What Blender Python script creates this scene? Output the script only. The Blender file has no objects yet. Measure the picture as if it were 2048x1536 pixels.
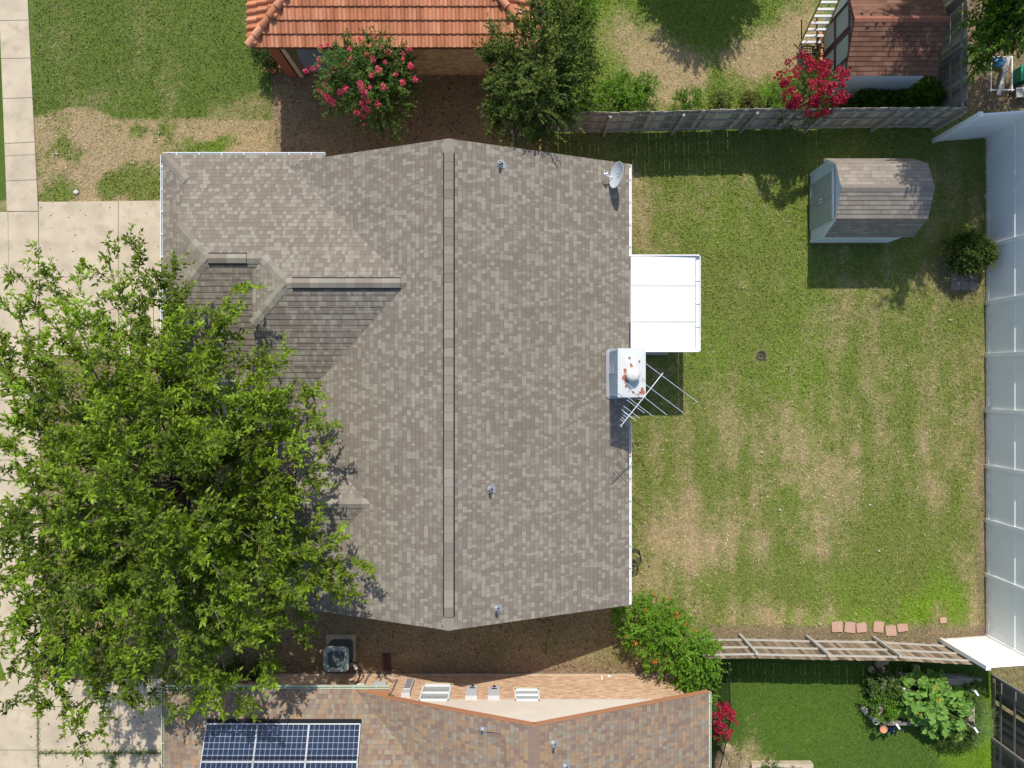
import bpy, math, random
import numpy as np
from mathutils import Vector, Matrix

# ------------------------------------------------------------------ camera, world, sun, exposure
CAMZ, FPX = 24.6, 1420.0           # drone height in metres, focal length in pixels of the 2048-wide photo
SC = bpy.context.scene
COL = SC.collection
cam_d = bpy.data.cameras.new("camera")
cam_d.sensor_width = 36.0
cam_d.lens = FPX / 2048 * 36.0
cam_d.clip_end = 1000
cam = bpy.data.objects.new("camera", cam_d)
cam.location = (0, 0, CAMZ)
COL.objects.link(cam)
SC.camera = cam

SUN_EL = math.atan(1.2)
wd = bpy.data.worlds.new("World"); SC.world = wd; wd.use_nodes = True
nt = wd.node_tree; nt.nodes.clear()
sky = nt.nodes.new("ShaderNodeTexSky"); sky.sky_type = 'NISHITA'; sky.sun_disc = False
sky.sun_elevation = SUN_EL; sky.sun_rotation = math.radians(-1.5)
bg = nt.nodes.new("ShaderNodeBackground"); bg.inputs[1].default_value = 0.15
ow = nt.nodes.new("ShaderNodeOutputWorld")
nt.links.new(sky.outputs[0], bg.inputs[0]); nt.links.new(bg.outputs[0], ow.inputs[0])
sl = bpy.data.lights.new("sun", 'SUN'); sl.energy = 3.8; sl.angle = math.radians(0.5); sl.color = (1.0, 0.95, 0.87)
so = bpy.data.objects.new("sun", sl); COL.objects.link(so)
so.location = (0, 20, 40)
sd = Vector((-0.026, 1.0, 1.2)).normalized()      # towards the sun
so.rotation_euler = sd.to_track_quat('Z', 'Y').to_euler()
SC.view_settings.view_transform = 'Standard'
SC.view_settings.look = 'None'
SC.view_settings.gamma = 1
SC.view_settings.exposure = 0.36
try:
    SC.cycles.max_bounces = 8
    SC.cycles.transparent_max_bounces = 8
except Exception:
    pass

# ------------------------------------------------------------------ helpers
rnd = random.Random(7)
def W(px, py, z=0.0):
    """photo pixel at a known height -> world point"""
    k = (CAMZ - z) / FPX
    return Vector(((px - 1024) * k, (768 - py) * k, z))
V = Vector

ORG = {}
def tag(o, label=None, cat=None, group=None, kind=None):
    if label: o['label'] = label
    if cat: o['category'] = cat
    if group: o['group'] = group
    if kind: o['kind'] = kind
    return o
def thing(name, label, cat, loc, group=None):
    o = bpy.data.objects.new(name, None); COL.objects.link(o)
    o.empty_display_size = 0.2
    o.location = loc; ORG[o] = V(loc)
    return tag(o, label, cat, group)

class MB:
    def __init__(s):
        s.v = []; s.f = []; s.uv = []; s.t = []; s.mi = []; s.anyuv = False
    def face(s, pts, uv=None, t=0.5, m=0):
        b = len(s.v)
        s.v.extend([tuple(p) for p in pts]); s.f.append(tuple(range(b, b + len(pts))))
        s.uv.append(uv); s.t.append(t); s.mi.append(m)
        if uv: s.anyuv = True
    def addmesh(s, vs, fs, t=0.5, m=0):
        b = len(s.v); s.v.extend([tuple(p) for p in vs])
        for f in fs:
            s.f.append(tuple(i + b for i in f)); s.uv.append(None); s.t.append(t); s.mi.append(m)
    def boxm(s, M, sx, sy, sz, t=0.5, m=0):
        vs = [M @ V((x * sx / 2, y * sy / 2, z * sz / 2)) for x in (-1, 1) for y in (-1, 1) for z in (-1, 1)]
        fs = [(0,1,3,2), (4,6,7,5), (0,4,5,1), (2,3,7,6), (0,2,6,4), (1,5,7,3)]
        s.addmesh(vs, fs, t, m)
    def box(s, x0, x1, y0, y1, z0, z1, t=0.5, m=0, rz=0):
        c = V(((x0+x1)/2, (y0+y1)/2, (z0+z1)/2))
        s.boxm(Matrix.Translation(c) @ Matrix.Rotation(rz, 4, 'Z'), x1-x0, y1-y0, z1-z0, t, m)
    def bar(s, p, q, w, h, up=V((0,0,1)), t=0.5, m=0):
        p = V(p); q = V(q); d = q - p; L = d.length
        if L < 1e-6: return
        d /= L; x = d.cross(up)
        if x.length < 1e-4: x = d.cross(V((1,0,0)))
        x.normalize(); u = x.cross(d)
        M = Matrix(((x.x, d.x, u.x, 0), (x.y, d.y, u.y, 0), (x.z, d.z, u.z, 0), (0,0,0,1)))
        M = Matrix.Translation((p + q) / 2) @ M
        s.boxm(M, w, L, h, t, m)
    def tube(s, pts, r, n=8, t=0.5, m=0):
        pts = [V(p) for p in pts]
        R = r if isinstance(r, (list, tuple)) else [r] * len(pts)
        rings = []; prev = None
        for i, p in enumerate(pts):
            d = (pts[min(i+1, len(pts)-1)] - pts[max(i-1, 0)])
            if d.length < 1e-9: d = V((0,0,1))
            d.normalize()
            a = d.cross(prev) if prev is not None else d.orthogonal()
            if prev is not None:
                a = prev - d * prev.dot(d)
                if a.length < 1e-5: a = d.orthogonal()
            a.normalize(); prev = a; b = d.cross(a)
            rings.append([p + (a * math.cos(2*math.pi*k/n) + b * math.sin(2*math.pi*k/n)) * R[i] for k in range(n)])
        vs = [q for rg in rings for q in rg]; fs = []
        for i in range(len(rings) - 1):
            for k in range(n):
                k2 = (k + 1) % n
                fs.append((i*n+k, i*n+k2, (i+1)*n+k2, (i+1)*n+k))
        fs.append(tuple(range(n-1, -1, -1))); fs.append(tuple(range((len(rings)-1)*n, len(rings)*n)))
        s.addmesh(vs, fs, t, m)
    def lathe(s, prof, M, n=20, t=0.5, m=0):
        vs = []; fs = []
        for (r, z) in prof:
            for k in range(n):
                a = 2*math.pi*k/n
                vs.append(M @ V((r*math.cos(a), r*math.sin(a), z)))
        for i in range(len(prof)-1):
            for k in range(n):
                k2 = (k+1) % n
                fs.append((i*n+k, i*n+k2, (i+1)*n+k2, (i+1)*n+k))
        s.addmesh(vs, fs, t, m)
    def prism(s, poly, vec, t=0.5, m=0):
        poly = [V(p) for p in poly]; vec = V(vec); n = len(poly)
        s.addmesh(poly + [p + vec for p in poly],
                  [tuple(range(n-1, -1, -1)), tuple(range(n, 2*n))] + [(i, (i+1) % n, n+(i+1) % n, n+i) for i in range(n)], t, m)
    def build(s, name, mats, parent=None, smooth=False, loc=None):
        me = bpy.data.meshes.new(name)
        o = bpy.data.objects.new(name, me); COL.objects.link(o)
        if parent is not None:
            org = ORG[parent]; o.parent = parent
        else:
            org = V(loc) if loc is not None else V((0,0,0)); o.location = org
        ORG[o] = org
        me.from_pydata([(x-org.x, y-org.y, z-org.z) for x, y, z in s.v], [], s.f)
        if not isinstance(mats, (list, tuple)): mats = [mats]
        for m in mats: me.materials.append(m)
        at = me.attributes.new("tint", 'FLOAT', 'FACE'); at.data.foreach_set("value", s.t)
        me.polygons.foreach_set("material_index", s.mi)
        if s.anyuv:
            ul = me.uv_layers.new(name="UVMap"); buf = []
            for f, u in zip(s.f, s.uv):
                for k in range(len(f)): buf.extend(u[k] if u else (0.0, 0.0))
            ul.data.foreach_set("uv", buf)
        if smooth: me.polygons.foreach_set("use_smooth", [True] * len(s.f))
        me.update()
        return o

# ------------------------------------------------------------------ materials
class NT:
    def __init__(s, name):
        s.m = bpy.data.materials.new(name); s.m.use_nodes = True
        s.t = s.m.node_tree; s.p = s.t.nodes["Principled BSDF"]; s.out = s.t.nodes["Material Output"]
        s.p.inputs['Specular IOR Level'].default_value = 0.3
    def n(s, kind, **kw):
        x = s.t.nodes.new(kind)
        for k, v in kw.items(): setattr(x, k, v)
        return x
    def l(s, a, b): s.t.links.new(a, b)
    def val(s, sock, v):
        if hasattr(v, 'is_output'): s.l(v, sock)
        else: sock.default_value = v
    def math(s, op, a, b=0.0, c=None, clamp=False):
        x = s.n("ShaderNodeMath", operation=op, use_clamp=clamp)
        s.val(x.inputs[0], a); s.val(x.inputs[1], b)
        if c is not None: s.val(x.inputs[2], c)
        return x.outputs[0]
    def mix(s, fac, a, b, mode='MIX'):
        x = s.n("ShaderNodeMix", data_type='RGBA', blend_type=mode)
        s.val(x.inputs[0], fac)
        for i, c in ((6, a), (7, b)):
            if hasattr(c, 'is_output'): s.l(c, x.inputs[i])
            else: x.inputs[i].default_value = (*c, 1) if len(c) == 3 else c
        return x.outputs[2]
    def noise(s, scale, detail=3, rough=0.55, vec=None, dist=0.0):
        x = s.n("ShaderNodeTexNoise"); x.inputs['Scale'].default_value = scale
        x.inputs['Detail'].default_value = detail; x.inputs['Roughness'].default_value = rough
        x.inputs['Distortion'].default_value = dist
        if vec is None: vec = s.geo()
        s.l(vec, x.inputs['Vector']); return x.outputs['Fac']
    def geo(s):
        if not hasattr(s, '_g'): s._g = s.n("ShaderNodeNewGeometry").outputs['Position']
        return s._g
    def obj(s):
        if not hasattr(s, '_o'): s._o = s.n("ShaderNodeTexCoord").outputs['Object']
        return s._o
    def attr(s, name='tint'):
        return s.n("ShaderNodeAttribute", attribute_name=name).outputs['Fac']
    def ramp(s, fac, stops, interp='LINEAR'):
        x = s.n("ShaderNodeValToRGB"); x.color_ramp.interpolation = interp
        e = x.color_ramp.elements
        while len(e) < len(stops): e.new(0.5)
        for i, (p, c) in enumerate(stops):
            e[i].position = p; e[i].color = (*c, 1) if len(c) == 3 else c
        s.val(x.inputs[0], fac); return x.outputs[0]
    def bump(s, h, dist=0.01, strength=1.0):
        x = s.n("ShaderNodeBump"); x.inputs['Distance'].default_value = dist; x.inputs['Strength'].default_value = strength
        s.l(h, x.inputs['Height']); s.l(x.outputs[0], s.p.inputs['Normal'])
    def gray(s, v):
        x = s.n("ShaderNodeCombineColor")
        for i in range(3): s.val(x.inputs[i], v)
        return x.outputs[0]
    def base(s, c):
        if hasattr(c, 'is_output'): s.l(c, s.p.inputs['Base Color'])
        else: s.p.inputs['Base Color'].default_value = (*c, 1)
    def rough(s, v): s.p.inputs['Roughness'].default_value = v

def srgb(r, g, b):
    f = lambda c: (c/255/12.92) if c/255 <= 0.04045 else ((c/255+0.055)/1.055)**2.4
    return (f(r), f(g), f(b))

def plain(name, col, rough=0.6, var=0.12, scale=3.0, fine=40.0, metal=0.0, stain=None, bump=0.0, tint=0.0, spec=0.3):
    k = NT(name)
    f = k.math('MULTIPLY_ADD', k.noise(scale, 4), 2*var, 1-var)
    g = k.math('MULTIPLY_ADD', k.noise(fine, 2), var, 1-var/2)
    f = k.math('MULTIPLY', f, g)
    if tint: f = k.math('MULTIPLY', f, k.math('MULTIPLY_ADD', k.attr(), 2*tint, 1-tint))
    c = k.mix(1.0, col, k.gray(f), 'MULTIPLY')
    if stain:
        sc, lo, hi, sco = stain
        mr = k.n("ShaderNodeMapRange"); mr.inputs[1].default_value = lo; mr.inputs[2].default_value = hi
        k.l(k.noise(sc, 5, 0.6), mr.inputs[0])
        c = k.mix(mr.outputs[0], c, sco)
    k.base(c); k.rough(rough); k.p.inputs['Metallic'].default_value = metal
    k.p.inputs['Specular IOR Level'].default_value = spec
    if bump: k.bump(k.noise(fine, 3), bump)
    return k.m

def shingles(name, cols, e=0.185, w=0.2, line=0.72, sidel=0.8, weather=0.1):
    """architectural shingles: courses e high, tabs w wide (UV in metres: u along eave, v up the slope)"""
    k = NT(name)
    uv = k.n("ShaderNodeUVMap", uv_map="UVMap").outputs[0]
    sp = k.n("ShaderNodeSeparateXYZ"); k.l(uv, sp.inputs[0])
    wob = k.math('MULTIPLY_ADD', k.noise(1.3, 2), 0.05, -0.025)
    vr = k.math('DIVIDE', k.math('ADD', sp.outputs[1], 0.0), e)
    row = k.math('FLOOR', vr); fv = k.math('FRACT', vr)
    wn = k.n("ShaderNodeTexWhiteNoise", noise_dimensions='1D'); k.l(row, wn.inputs['W'])
    ur = k.math('ADD', k.math('DIVIDE', k.math('ADD', sp.outputs[0], wob), w), k.math('MULTIPLY', wn.outputs[0], 17.3))
    # uneven tab widths
    ur = k.math('ADD', ur, k.math('MULTIPLY', k.math('SINE', k.math('MULTIPLY', ur, 2.17)), 0.22))
    cell = k.math('FLOOR', ur); fu = k.math('FRACT', ur)
    cv = k.n("ShaderNodeCombineXYZ"); k.l(cell, cv.inputs[0]); k.l(row, cv.inputs[1])
    w2 = k.n("ShaderNodeTexWhiteNoise", noise_dimensions='2D'); k.l(cv.outputs[0], w2.inputs['Vector'])
    n = len(cols)
    c = k.ramp(w2.outputs[0], [(i/n, x) for i, x in enumerate(cols)], 'CONSTANT')
    # shade line at the butt of each course and thin seam at some tab sides
    ln = k.math('LESS_THAN', fv, 0.11)
    lf = k.math('MULTIPLY_ADD', ln, line-1, 1.0)
    sd_ = k.math('MULTIPLY', k.math('LESS_THAN', fu, 0.09), k.math('GREATER_THAN', w2.outputs[0], 0.3))
    sf = k.math('MULTIPLY_ADD', sd_, sidel-1, 1.0)
    big = k.math('MULTIPLY_ADD', k.noise(0.35, 4, 0.6), 2*weather, 1-weather)
    mid = k.math('MULTIPLY_ADD', k.noise(2.2, 4), 0.14, 0.93)
    gr = k.math('MULTIPLY_ADD', k.noise(70, 2), 0.36, 0.82)
    f = k.math('MULTIPLY', k.math('MULTIPLY', lf, sf), k.math('MULTIPLY', k.math('MULTIPLY', big, mid), gr))
    smp = k.n('ShaderNodeMapping'); k.l(uv, smp.inputs[0]); smp.inputs['Scale'].default_value = (1.6, 0.16, 1)
    f = k.math('MULTIPLY', f, k.math('MULTIPLY_ADD', k.noise(1.0, 4, 0.65, vec=smp.outputs[0]), 2.2*weather, 1-1.1*weather))
    warm = k.mix(k.math('MULTIPLY', k.noise(0.5, 3), 0.6), (1.0, 1.0, 1.0), (1.03, 0.99, 0.94))
    c = k.mix(1.0, c, k.gray(f), 'MULTIPLY'); c = k.mix(1.0, c, warm, 'MULTIPLY')
    k.base(c); k.rough(0.95); k.p.inputs['Specular IOR Level'].default_value = 0.15
    k.bump(k.noise(90, 2), 0.004, 0.6)
    return k.m

def brickmat(name, c1, c2, mortar, rough=0.9):
    k = NT(name)
    uv = k.n("ShaderNodeUVMap", uv_map="UVMap").outputs[0]
    b = k.n("ShaderNodeTexBrick"); k.l(uv, b.inputs['Vector'])
    b.inputs['Color1'].default_value = (*c1, 1); b.inputs['Color2'].default_value = (*c2, 1); b.inputs['Mortar'].default_value = (*mortar, 1)
    b.inputs['Scale'].default_value = 1.0; b.inputs['Brick Width'].default_value = 0.21; b.inputs['Row Height'].default_value = 0.075
    b.inputs['Mortar Size'].default_value = 0.007; b.inputs['Bias'].default_value = 0.0
    n1 = k.n("ShaderNodeMapping"); k.l(uv, n1.inputs[0]); n1.inputs['Scale'].default_value = (4, 16, 1)
    f = k.math('MULTIPLY_ADD', k.noise(1.0, 4, 0.7, vec=n1.outputs[0]), 1.7, 0.15)
    c = k.mix(1.0, b.outputs['Color'], k.gray(f), 'MULTIPLY')
    k.base(c); k.rough(rough); k.bump(b.outputs['Fac'], -0.006)
    return k.m

def foliage(name, stops, trans=0.35, rough=0.6, spec=0.18):
    k = NT(name)
    c = k.ramp(k.attr(), stops)
    c = k.mix(1.0, c, k.gray(k.math('MULTIPLY_ADD', k.noise(1.6, 3), 0.7, 0.65)), 'MULTIPLY')
    k.base(c); k.rough(rough); k.p.inputs['Specular IOR Level'].default_value = spec
    tr = k.n("ShaderNodeBsdfTranslucent")
    tc = k.mix(1.0, c, (1.25, 1.3, 0.5), 'MULTIPLY'); k.l(tc, tr.inputs[0])
    mx = k.n("ShaderNodeMixShader"); mx.inputs[0].default_value = trans
    k.l(k.p.outputs[0], mx.inputs[1]); k.l(tr.outputs[0], mx.inputs[2]); k.l(mx.outputs[0], k.out.inputs[0])
    return k.m

M = {}
M['roof'] = shingles('grey_brown_shingle', [srgb(115,107,97), srgb(120,112,101), srgb(126,118,107), srgb(132,126,114), srgb(138,132,120), srgb(118,109,99)], e=0.14, w=0.115, line=0.70, sidel=0.74)
M['cap'] = shingles('ridge_shingle', [srgb(120,113,102), srgb(128,122,110), srgb(138,133,121), srgb(124,117,106), srgb(132,127,115)], e=0.26, w=5.0, line=0.97, sidel=1.0)
M['nroof'] = shingles('brown_blend_shingle', [srgb(126,108,95), srgb(134,115,98), srgb(148,124,99), srgb(132,122,108), srgb(139,130,114), srgb(122,104,93), srgb(143,119,96), srgb(128,116,103)], e=0.14, w=0.115, line=0.78, sidel=0.82)
M['shedroof'] = shingles('weathered_shingle', [srgb(126,117,107), srgb(134,125,114), srgb(141,132,120), srgb(130,121,110)], e=0.14, w=0.3, line=0.6, sidel=0.8, weather=0.22)
M['redroof'] = shingles('red_shingle', [srgb(108,79,64), srgb(114,83,67), srgb(104,75,62), srgb(121,90,74)], e=0.14, w=0.3, line=0.62, sidel=0.85, weather=0.3)
M['black'] = plain('black_plastic', (0.012, 0.012, 0.013), 0.7, 0.2)
M['white'] = plain('white_paint', (0.72, 0.73, 0.73), 0.45, 0.04, 1.2)
M['whitemetal'] = plain('white_coated_metal', (0.80, 0.79, 0.77), 0.4, 0.03, 1.0)
M['vinyl'] = plain('white_vinyl', (0.86, 0.86, 0.83), 0.4, 0.06, 0.8, spec=0.3, stain=(0.6, 0.5, 0.95, (0.70, 0.70, 0.66)))
kv = NT('white_vinyl')
szv = kv.n("ShaderNodeSeparateXYZ"); kv.l(kv.geo(), szv.inputs[0])
hz_ = kv.n("ShaderNodeMapRange"); hz_.inputs[1].default_value = 0.0; hz_.inputs[2].default_value = 0.45; hz_.inputs[3].default_value = 1.0; hz_.inputs[4].default_value = 0.0; kv.l(szv.outputs[2], hz_.inputs[0])
gm_ = kv.math('MULTIPLY', kv.math('POWER', hz_.outputs[0], 2.0), kv.math('MULTIPLY_ADD', kv.noise(4, 4, .7), 2.4, -.6, clamp=True))
cv_ = kv.mix(kv.math('MULTIPLY', kv.math('MULTIPLY_ADD', kv.noise(.7, 4, .6), 2.2, -.8, clamp=True), .45), (0.87, 0.87, 0.84), (0.68, 0.685, 0.65))
kv.base(kv.mix(gm_, cv_, (0.42, 0.33, 0.22))); kv.rough(.42); M['vinyl'] = kv.m
M['galv'] = plain('galvanised_metal', (0.42, 0.43, 0.44), 0.4, 0.15, metal=0.6)
M['alum'] = plain('aluminium', (0.75, 0.76, 0.78), 0.32, 0.08, metal=0.7)
M['brick'] = brickmat('tan_brick', (0.48, 0.27, 0.155), (0.68, 0.45, 0.28), (0.62, 0.52, 0.40))
M['brickdark'] = brickmat('brown_brick', (0.30, 0.21, 0.115), (0.50, 0.38, 0.22), (0.42, 0.36, 0.26))
M['siding'] = plain('cream_siding', (0.66, 0.58, 0.49), 0.6, 0.10, 1.5, stain=(1.1, 0.62, 0.75, (0.55, 0.42, 0.31)))
M['conc'] = plain('pale_concrete', (0.47, 0.39, 0.28), 0.9, 0.30, 1.1, 40.0, stain=(2.0, 0.5, 0.72, (0.36, 0.295, 0.21)), bump=0.002)
M['concgrey'] = plain('grey_concrete', (0.30, 0.29, 0.27), 0.9, 0.12, 2.0, 45.0, bump=0.003)
M['joint'] = plain('dark_joint', (0.16, 0.13, 0.095), 0.95, 0.2, 6)
M['woodgrey'] = plain('weathered_grey_wood', (0.31, 0.275, 0.215), 0.9, 0.22, 5, 60, tint=0.5)
M['woodbrown'] = plain('weathered_brown_wood', (0.235, 0.175, 0.115), 0.9, 0.25, 5, 60, tint=0.55)
M['woodpale'] = plain('pale_rail_wood', (0.40, 0.37, 0.32), 0.9, 0.18, 5, 60)
M['rust'] = plain('rust_patch', (0.34, 0.12, 0.055), 0.9, 0.4, 20, 60)
M['terra'] = plain('terracotta', (0.46, 0.19, 0.10), 0.8, 0.2, 6)
M['bark'] = plain('grey_bark', (0.135, 0.11, 0.085), 0.95, 0.3, 8, 40, bump=0.01)
M['glass'] = plain('window_glass', (0.05, 0.06, 0.065), 0.08, 0.1, spec=0.6)
M['pink'] = plain('pink_sandstone', (0.43, 0.27, 0.20), 0.95, 0.22, 4, 50, bump=0.004)
M['leaf_tree'] = foliage('ash_leaves', [(0.0, (0.040, 0.066, 0.009)), (0.4, (0.112, 0.168, 0.013)), (0.72, (0.20, 0.275, 0.020)), (1.0, (0.27, 0.44, 0.024))], 0.45, 0.5, 0.25)
M['leaf_dark'] = foliage('dark_leaves', [(0.0, (0.028, 0.055, 0.010)), (0.5, (0.060, 0.105, 0.016)), (0.85, (0.12, 0.16, 0.028)), (1.0, (0.20, 0.21, 0.05))], 0.35)
M['leaf_myrtle'] = foliage('myrtle_leaves', [(0.0, (0.035, 0.072, 0.018)), (0.5, (0.075, 0.135, 0.028)), (0.9, (0.13, 0.20, 0.038)), (1.0, (0.19, 0.27, 0.04))], 0.35)
M['leaf_bright'] = foliage('bright_leaves', [(0.0, (0.060, 0.125, 0.014)), (0.5, (0.115, 0.235, 0.020)), (1.0, (0.20, 0.36, 0.03))], 0.42)
M['leaf_squash'] = foliage('squash_leaves', [(0.0, (0.11, 0.22, 0.04)), (0.5, (0.165, 0.31, 0.055)), (1.0, (0.23, 0.39, 0.08))], 0.3)
M['leaf_sage'] = foliage('sage_leaves', [(0.0, (0.08, 0.15, 0.045)), (1.0, (0.22, 0.32, 0.12))], 0.25)
M['petal_pink'] = foliage('pink_petals', [(0.0, (0.50, 0.03, 0.09)), (0.6, (0.72, 0.07, 0.15)), (1.0, (0.80, 0.18, 0.25))], 0.25)
M['petal_red'] = foliage('red_petals', [(0.0, (0.24, 0.006, 0.025)), (0.6, (0.42, 0.014, 0.05)), (1.0, (0.52, 0.05, 0.10))], 0.25)
M['petal_orange'] = foliage('orange_petals', [(0.0, (0.60, 0.14, 0.03)), (1.0, (0.75, 0.26, 0.06))], 0.25)
M['petal_white'] = foliage('white_petals', [(0.0, (0.7, 0.66, 0.5)), (1.0, (0.8, 0.78, 0.7))], 0.25)
M['petal_yellow'] = foliage('yellow_petals', [(0.0, (0.75, 0.38, 0.02)), (1.0, (0.8, 0.5, 0.03))], 0.25)
M['petal_magenta'] = foliage('magenta_petals', [(0.0, (0.45, 0.01, 0.12)), (1.0, (0.6, 0.04, 0.2))], 0.25)

# ------------------------------------------------------------------ numpy noise
_T = np.random.RandomState(3).rand(256, 256)
def vn(x, y, seed=0):
    x = np.asarray(x, float) + seed*17.31; y = np.asarray(y, float) + seed*9.77
    xi = np.floor(x).astype(int); yi = np.floor(y).astype(int)
    fx = x - xi; fy = y - yi
    fx = fx*fx*(3-2*fx); fy = fy*fy*(3-2*fy)
    g = lambda a, b: _T[a & 255, b & 255]
    return (g(xi,yi)*(1-fx)+g(xi+1,yi)*fx)*(1-fy) + (g(xi,yi+1)*(1-fx)+g(xi+1,yi+1)*fx)*fy
def fbm(x, y, seed=0, octv=4):
    s = 0; a = 0.5; t = 0
    for i in range(octv):
        s = s + a*vn(x*2**i, y*2**i, seed+i); t += a; a *= 0.55
    return s/t
# ------------------------------------------------------------------ the ground and its grass
def sm(a, b, x): 
    t = np.clip((x-a)/(b-a), 0, 1); return t*t*(3-2*t)
def rect(px, py, x0, x1, y0, y1, s=8):
    return sm(x0-s, x0+s, px)*(1-sm(x1-s, x1+s, px))*sm(y0-s, y0+s, py)*(1-sm(y1-s, y1+s, py))
def ell(px, py, cx, cy, rx, ry, a=1.0, soft=0.6):
    d = np.sqrt(((px-cx)/rx)**2 + ((py-cy)/ry)**2)
    return a*(1-sm(1-soft, 1+soft, d))
def field(X, Y):
    """how dry, how lime green, how bare, how lush the ground is at a world point"""
    k = FPX/CAMZ
    px = 1024 + X*k; py = 768 - Y*k
    wx = px + 60*(fbm(X*0.9, Y*0.9, 1)-0.5) + 26*(fbm(X*3.1, Y*3.1, 2)-0.5)
    wy = py + 60*(fbm(X*0.9, Y*0.9, 5)-0.5) + 26*(fbm(X*3.1, Y*3.1, 6)-0.5)
    n1 = fbm(X*0.55, Y*0.55, 11); n2 = fbm(X*1.9, Y*1.9, 12); n3 = fbm(X*2.6, Y*0.5, 13); n4 = fbm(X*6, Y*6, 14)
    dry = 0.25 + 0*X; lime = 0*X; dirt = 0*X; lush = 0*X
    # back yard
    by = rect(px, py, 1240, 1990, 262, 1290)
    d = 0.20 + 0.95*(n3-0.5) + 0.6*(n2-0.5) + 0.45*(n1-0.5) + 0.5*(n4-.5)
    for e in [(1400,1075,105,75,1.25),(1650,1000,80,120,.5),(1640,900,70,90,.35),(1610,640,90,80,.25),(1700,660,80,70,.25),(1850,790,26,180,.45),(1900,900,55,90,.45),(1955,1090,25,160,.7),(1280,430,40,80,.55),(1290,760,36,40,.3),(1330,480,60,26,.4),(1470,830,50,40,.4),(1500,790,60,50,.3),(1290,1175,60,40,.6),(1480,950,60,50,.3),(1900,1240,60,40,.35),(1370,1215,60,30,.3),(1850,1010,40,60,.3),(1560,1235,160,25,.35),(1750,560,60,60,.2),(1930,430,40,40,.4),(1910,560,60,40,.4),(1960,700,14,260,.35),(1285,900,40,90,.35),(1450,860,150,60,.2)]:
        d = d + .48*ell(wx, wy, *e)
    for e in [(1480,460,150,80,.35),(1500,640,90,170,.2),(1550,1150,200,45,.4),(1480,1000,34,110,.4),(1750,1080,60,110,.4),(1700,430,120,120,.3),(1560,300,300,50,.5),(1890,1150,60,90,.35),(1800,1200,110,40,.3),(1420,560,40,70,.3)]:
        d = d - .7*ell(wx, wy, *e)
    dry = dry*(1-by) + d*by
    for e in [(1640,1240,60,18,.9),(1580,1236,26,14,.6),(1830,1225,36,34,.9),(1880,1180,34,50,.6),(1920,1215,30,40,.6),(1735,1235,40,16,.7),(1700,1180,70,40,.3),(1560,740,180,60,.15),(1610,780,60,300,.2),(1420,700,40,60,.25),(1470,420,120,60,.2)]:
        lime = lime + ell(wx, wy, *e)*by
    dirt = dirt + rect(px, py, 1390, 1990, 1252, 1290, 8)*0.75*by + rect(px, py, 1955, 1990, 800, 1290, 8)*0.5 + ell(wx, wy, 1920, 560, 55, 40, .6) + ell(px, py, 1523, 711, 12, 12, 0.7)
    # front lawn, top left
    fl = rect(px, py, -900, 556, -400, 410)
    edge = 236 + 0.012*(px-130) + 10*(n4-.5) - 22*ell(px,py,150,232,60,30) + 26*(n2-.5)*ell(px,py,480,236,120,80)
    lowr = sm(edge-2, edge+2, py)
    d = 0.08 + 0.35*(n3-0.5) + 0.25*(n1-.5) + 0.4*(n4-.5)
    for e in [(110,90,60,120,.12),(300,30,80,60,.12),(330,190,26,90,.22),(260,110,26,80,.12),(190,205,50,25,.3),(480,215,70,30,.5),(520,60,40,60,.15)]: d = d + ell(wx, wy, *e)
    d2 = 0.93 + 1.3*(n2-0.5) + 1.1*(n4-.5)
    for e in [(470,270,100,55,.3),(170,300,90,40,.2)]: d2 = d2 + ell(wx, wy, *e)
    for e in [(120,305,45,28,.7),(105,385,50,26,.95),(228,350,26,26,.9),(222,385,14,14,.8),(300,372,55,34,.9),(415,290,55,24,1.0),(330,290,24,50,.6),(200,255,120,12,.2),(270,262,40,14,.5)]: d2 = d2 - ell(wx, wy, *e)
    for e in [(545,290,12,40,.6)]: d2 = d2 - ell(wx, wy, *e)
    dry = dry*(1-fl) + fl*(d*(1-lowr) + d2*lowr)
    lime = lime + fl*(ell(wx, wy, 430, 290, 60, 26, .5) + ell(wx, wy, 350, 240, 200, 30, .1))
    lush = lush + fl*(1-lowr)*0.55
    # strip between the tile house and the grey roof
    st = rect(px, py, 545, 1100, 120, 330)
    dry = dry*(1-st) + st*(0.8+0.5*(n2-.5)); dirt = dirt + st*(0.45+0.8*(n2-.5))
    # neighbour's top yard
    ty = rect(px, py, 1085, 1880, -600, 262)
    d = 0.12 + 0.5*(n2-.5) + .4*(n4-.5)
    for e in [(1330,125,90,70,.7),(1290,90,50,60,.35),(1350,180,60,50,.6),(1560,90,80,60,.8),(1480,120,80,40,.6),(1230,60,40,40,.3),(1600,40,40,80,.7)]: d = d + ell(wx, wy, *e)
    for e in [(1410,30,110,60,.7),(1570,25,50,40,.6),(1430,130,26,60,.5)]: d = d - ell(wx, wy, *e)
    dry = dry*(1-ty) + ty*d; lime = lime + ty*(0.25 + ell(wx,wy,1200,70,60,80,.3)); lush = lush + ty*.3
    # corner beyond the side fence
    cy = rect(px, py, 1880, 3000, -600, 225); dry = dry*(1-cy) + cy*(0.5+.5*(n2-.5)); dirt = dirt + cy*(0.75+.6*(n2-.5))
    # lush lawn bottom right
    lr = rect(px, py, 1425, 1985, 1300, 2400)
    dd = 0.02 + 0.25*(n2-.5) + ell(wx,wy,1490,1460,22,40,.35) + ell(wx,wy,1470,1530,70,34,.9) + ell(wx,wy,1700,1420,40,90,.12) + ell(wx,wy,1900,1510,60,30,.2)
    dry = dry*(1-lr) + lr*dd; lush = np.clip(lush*(1-lr) + lr, 0, 1)
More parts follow.
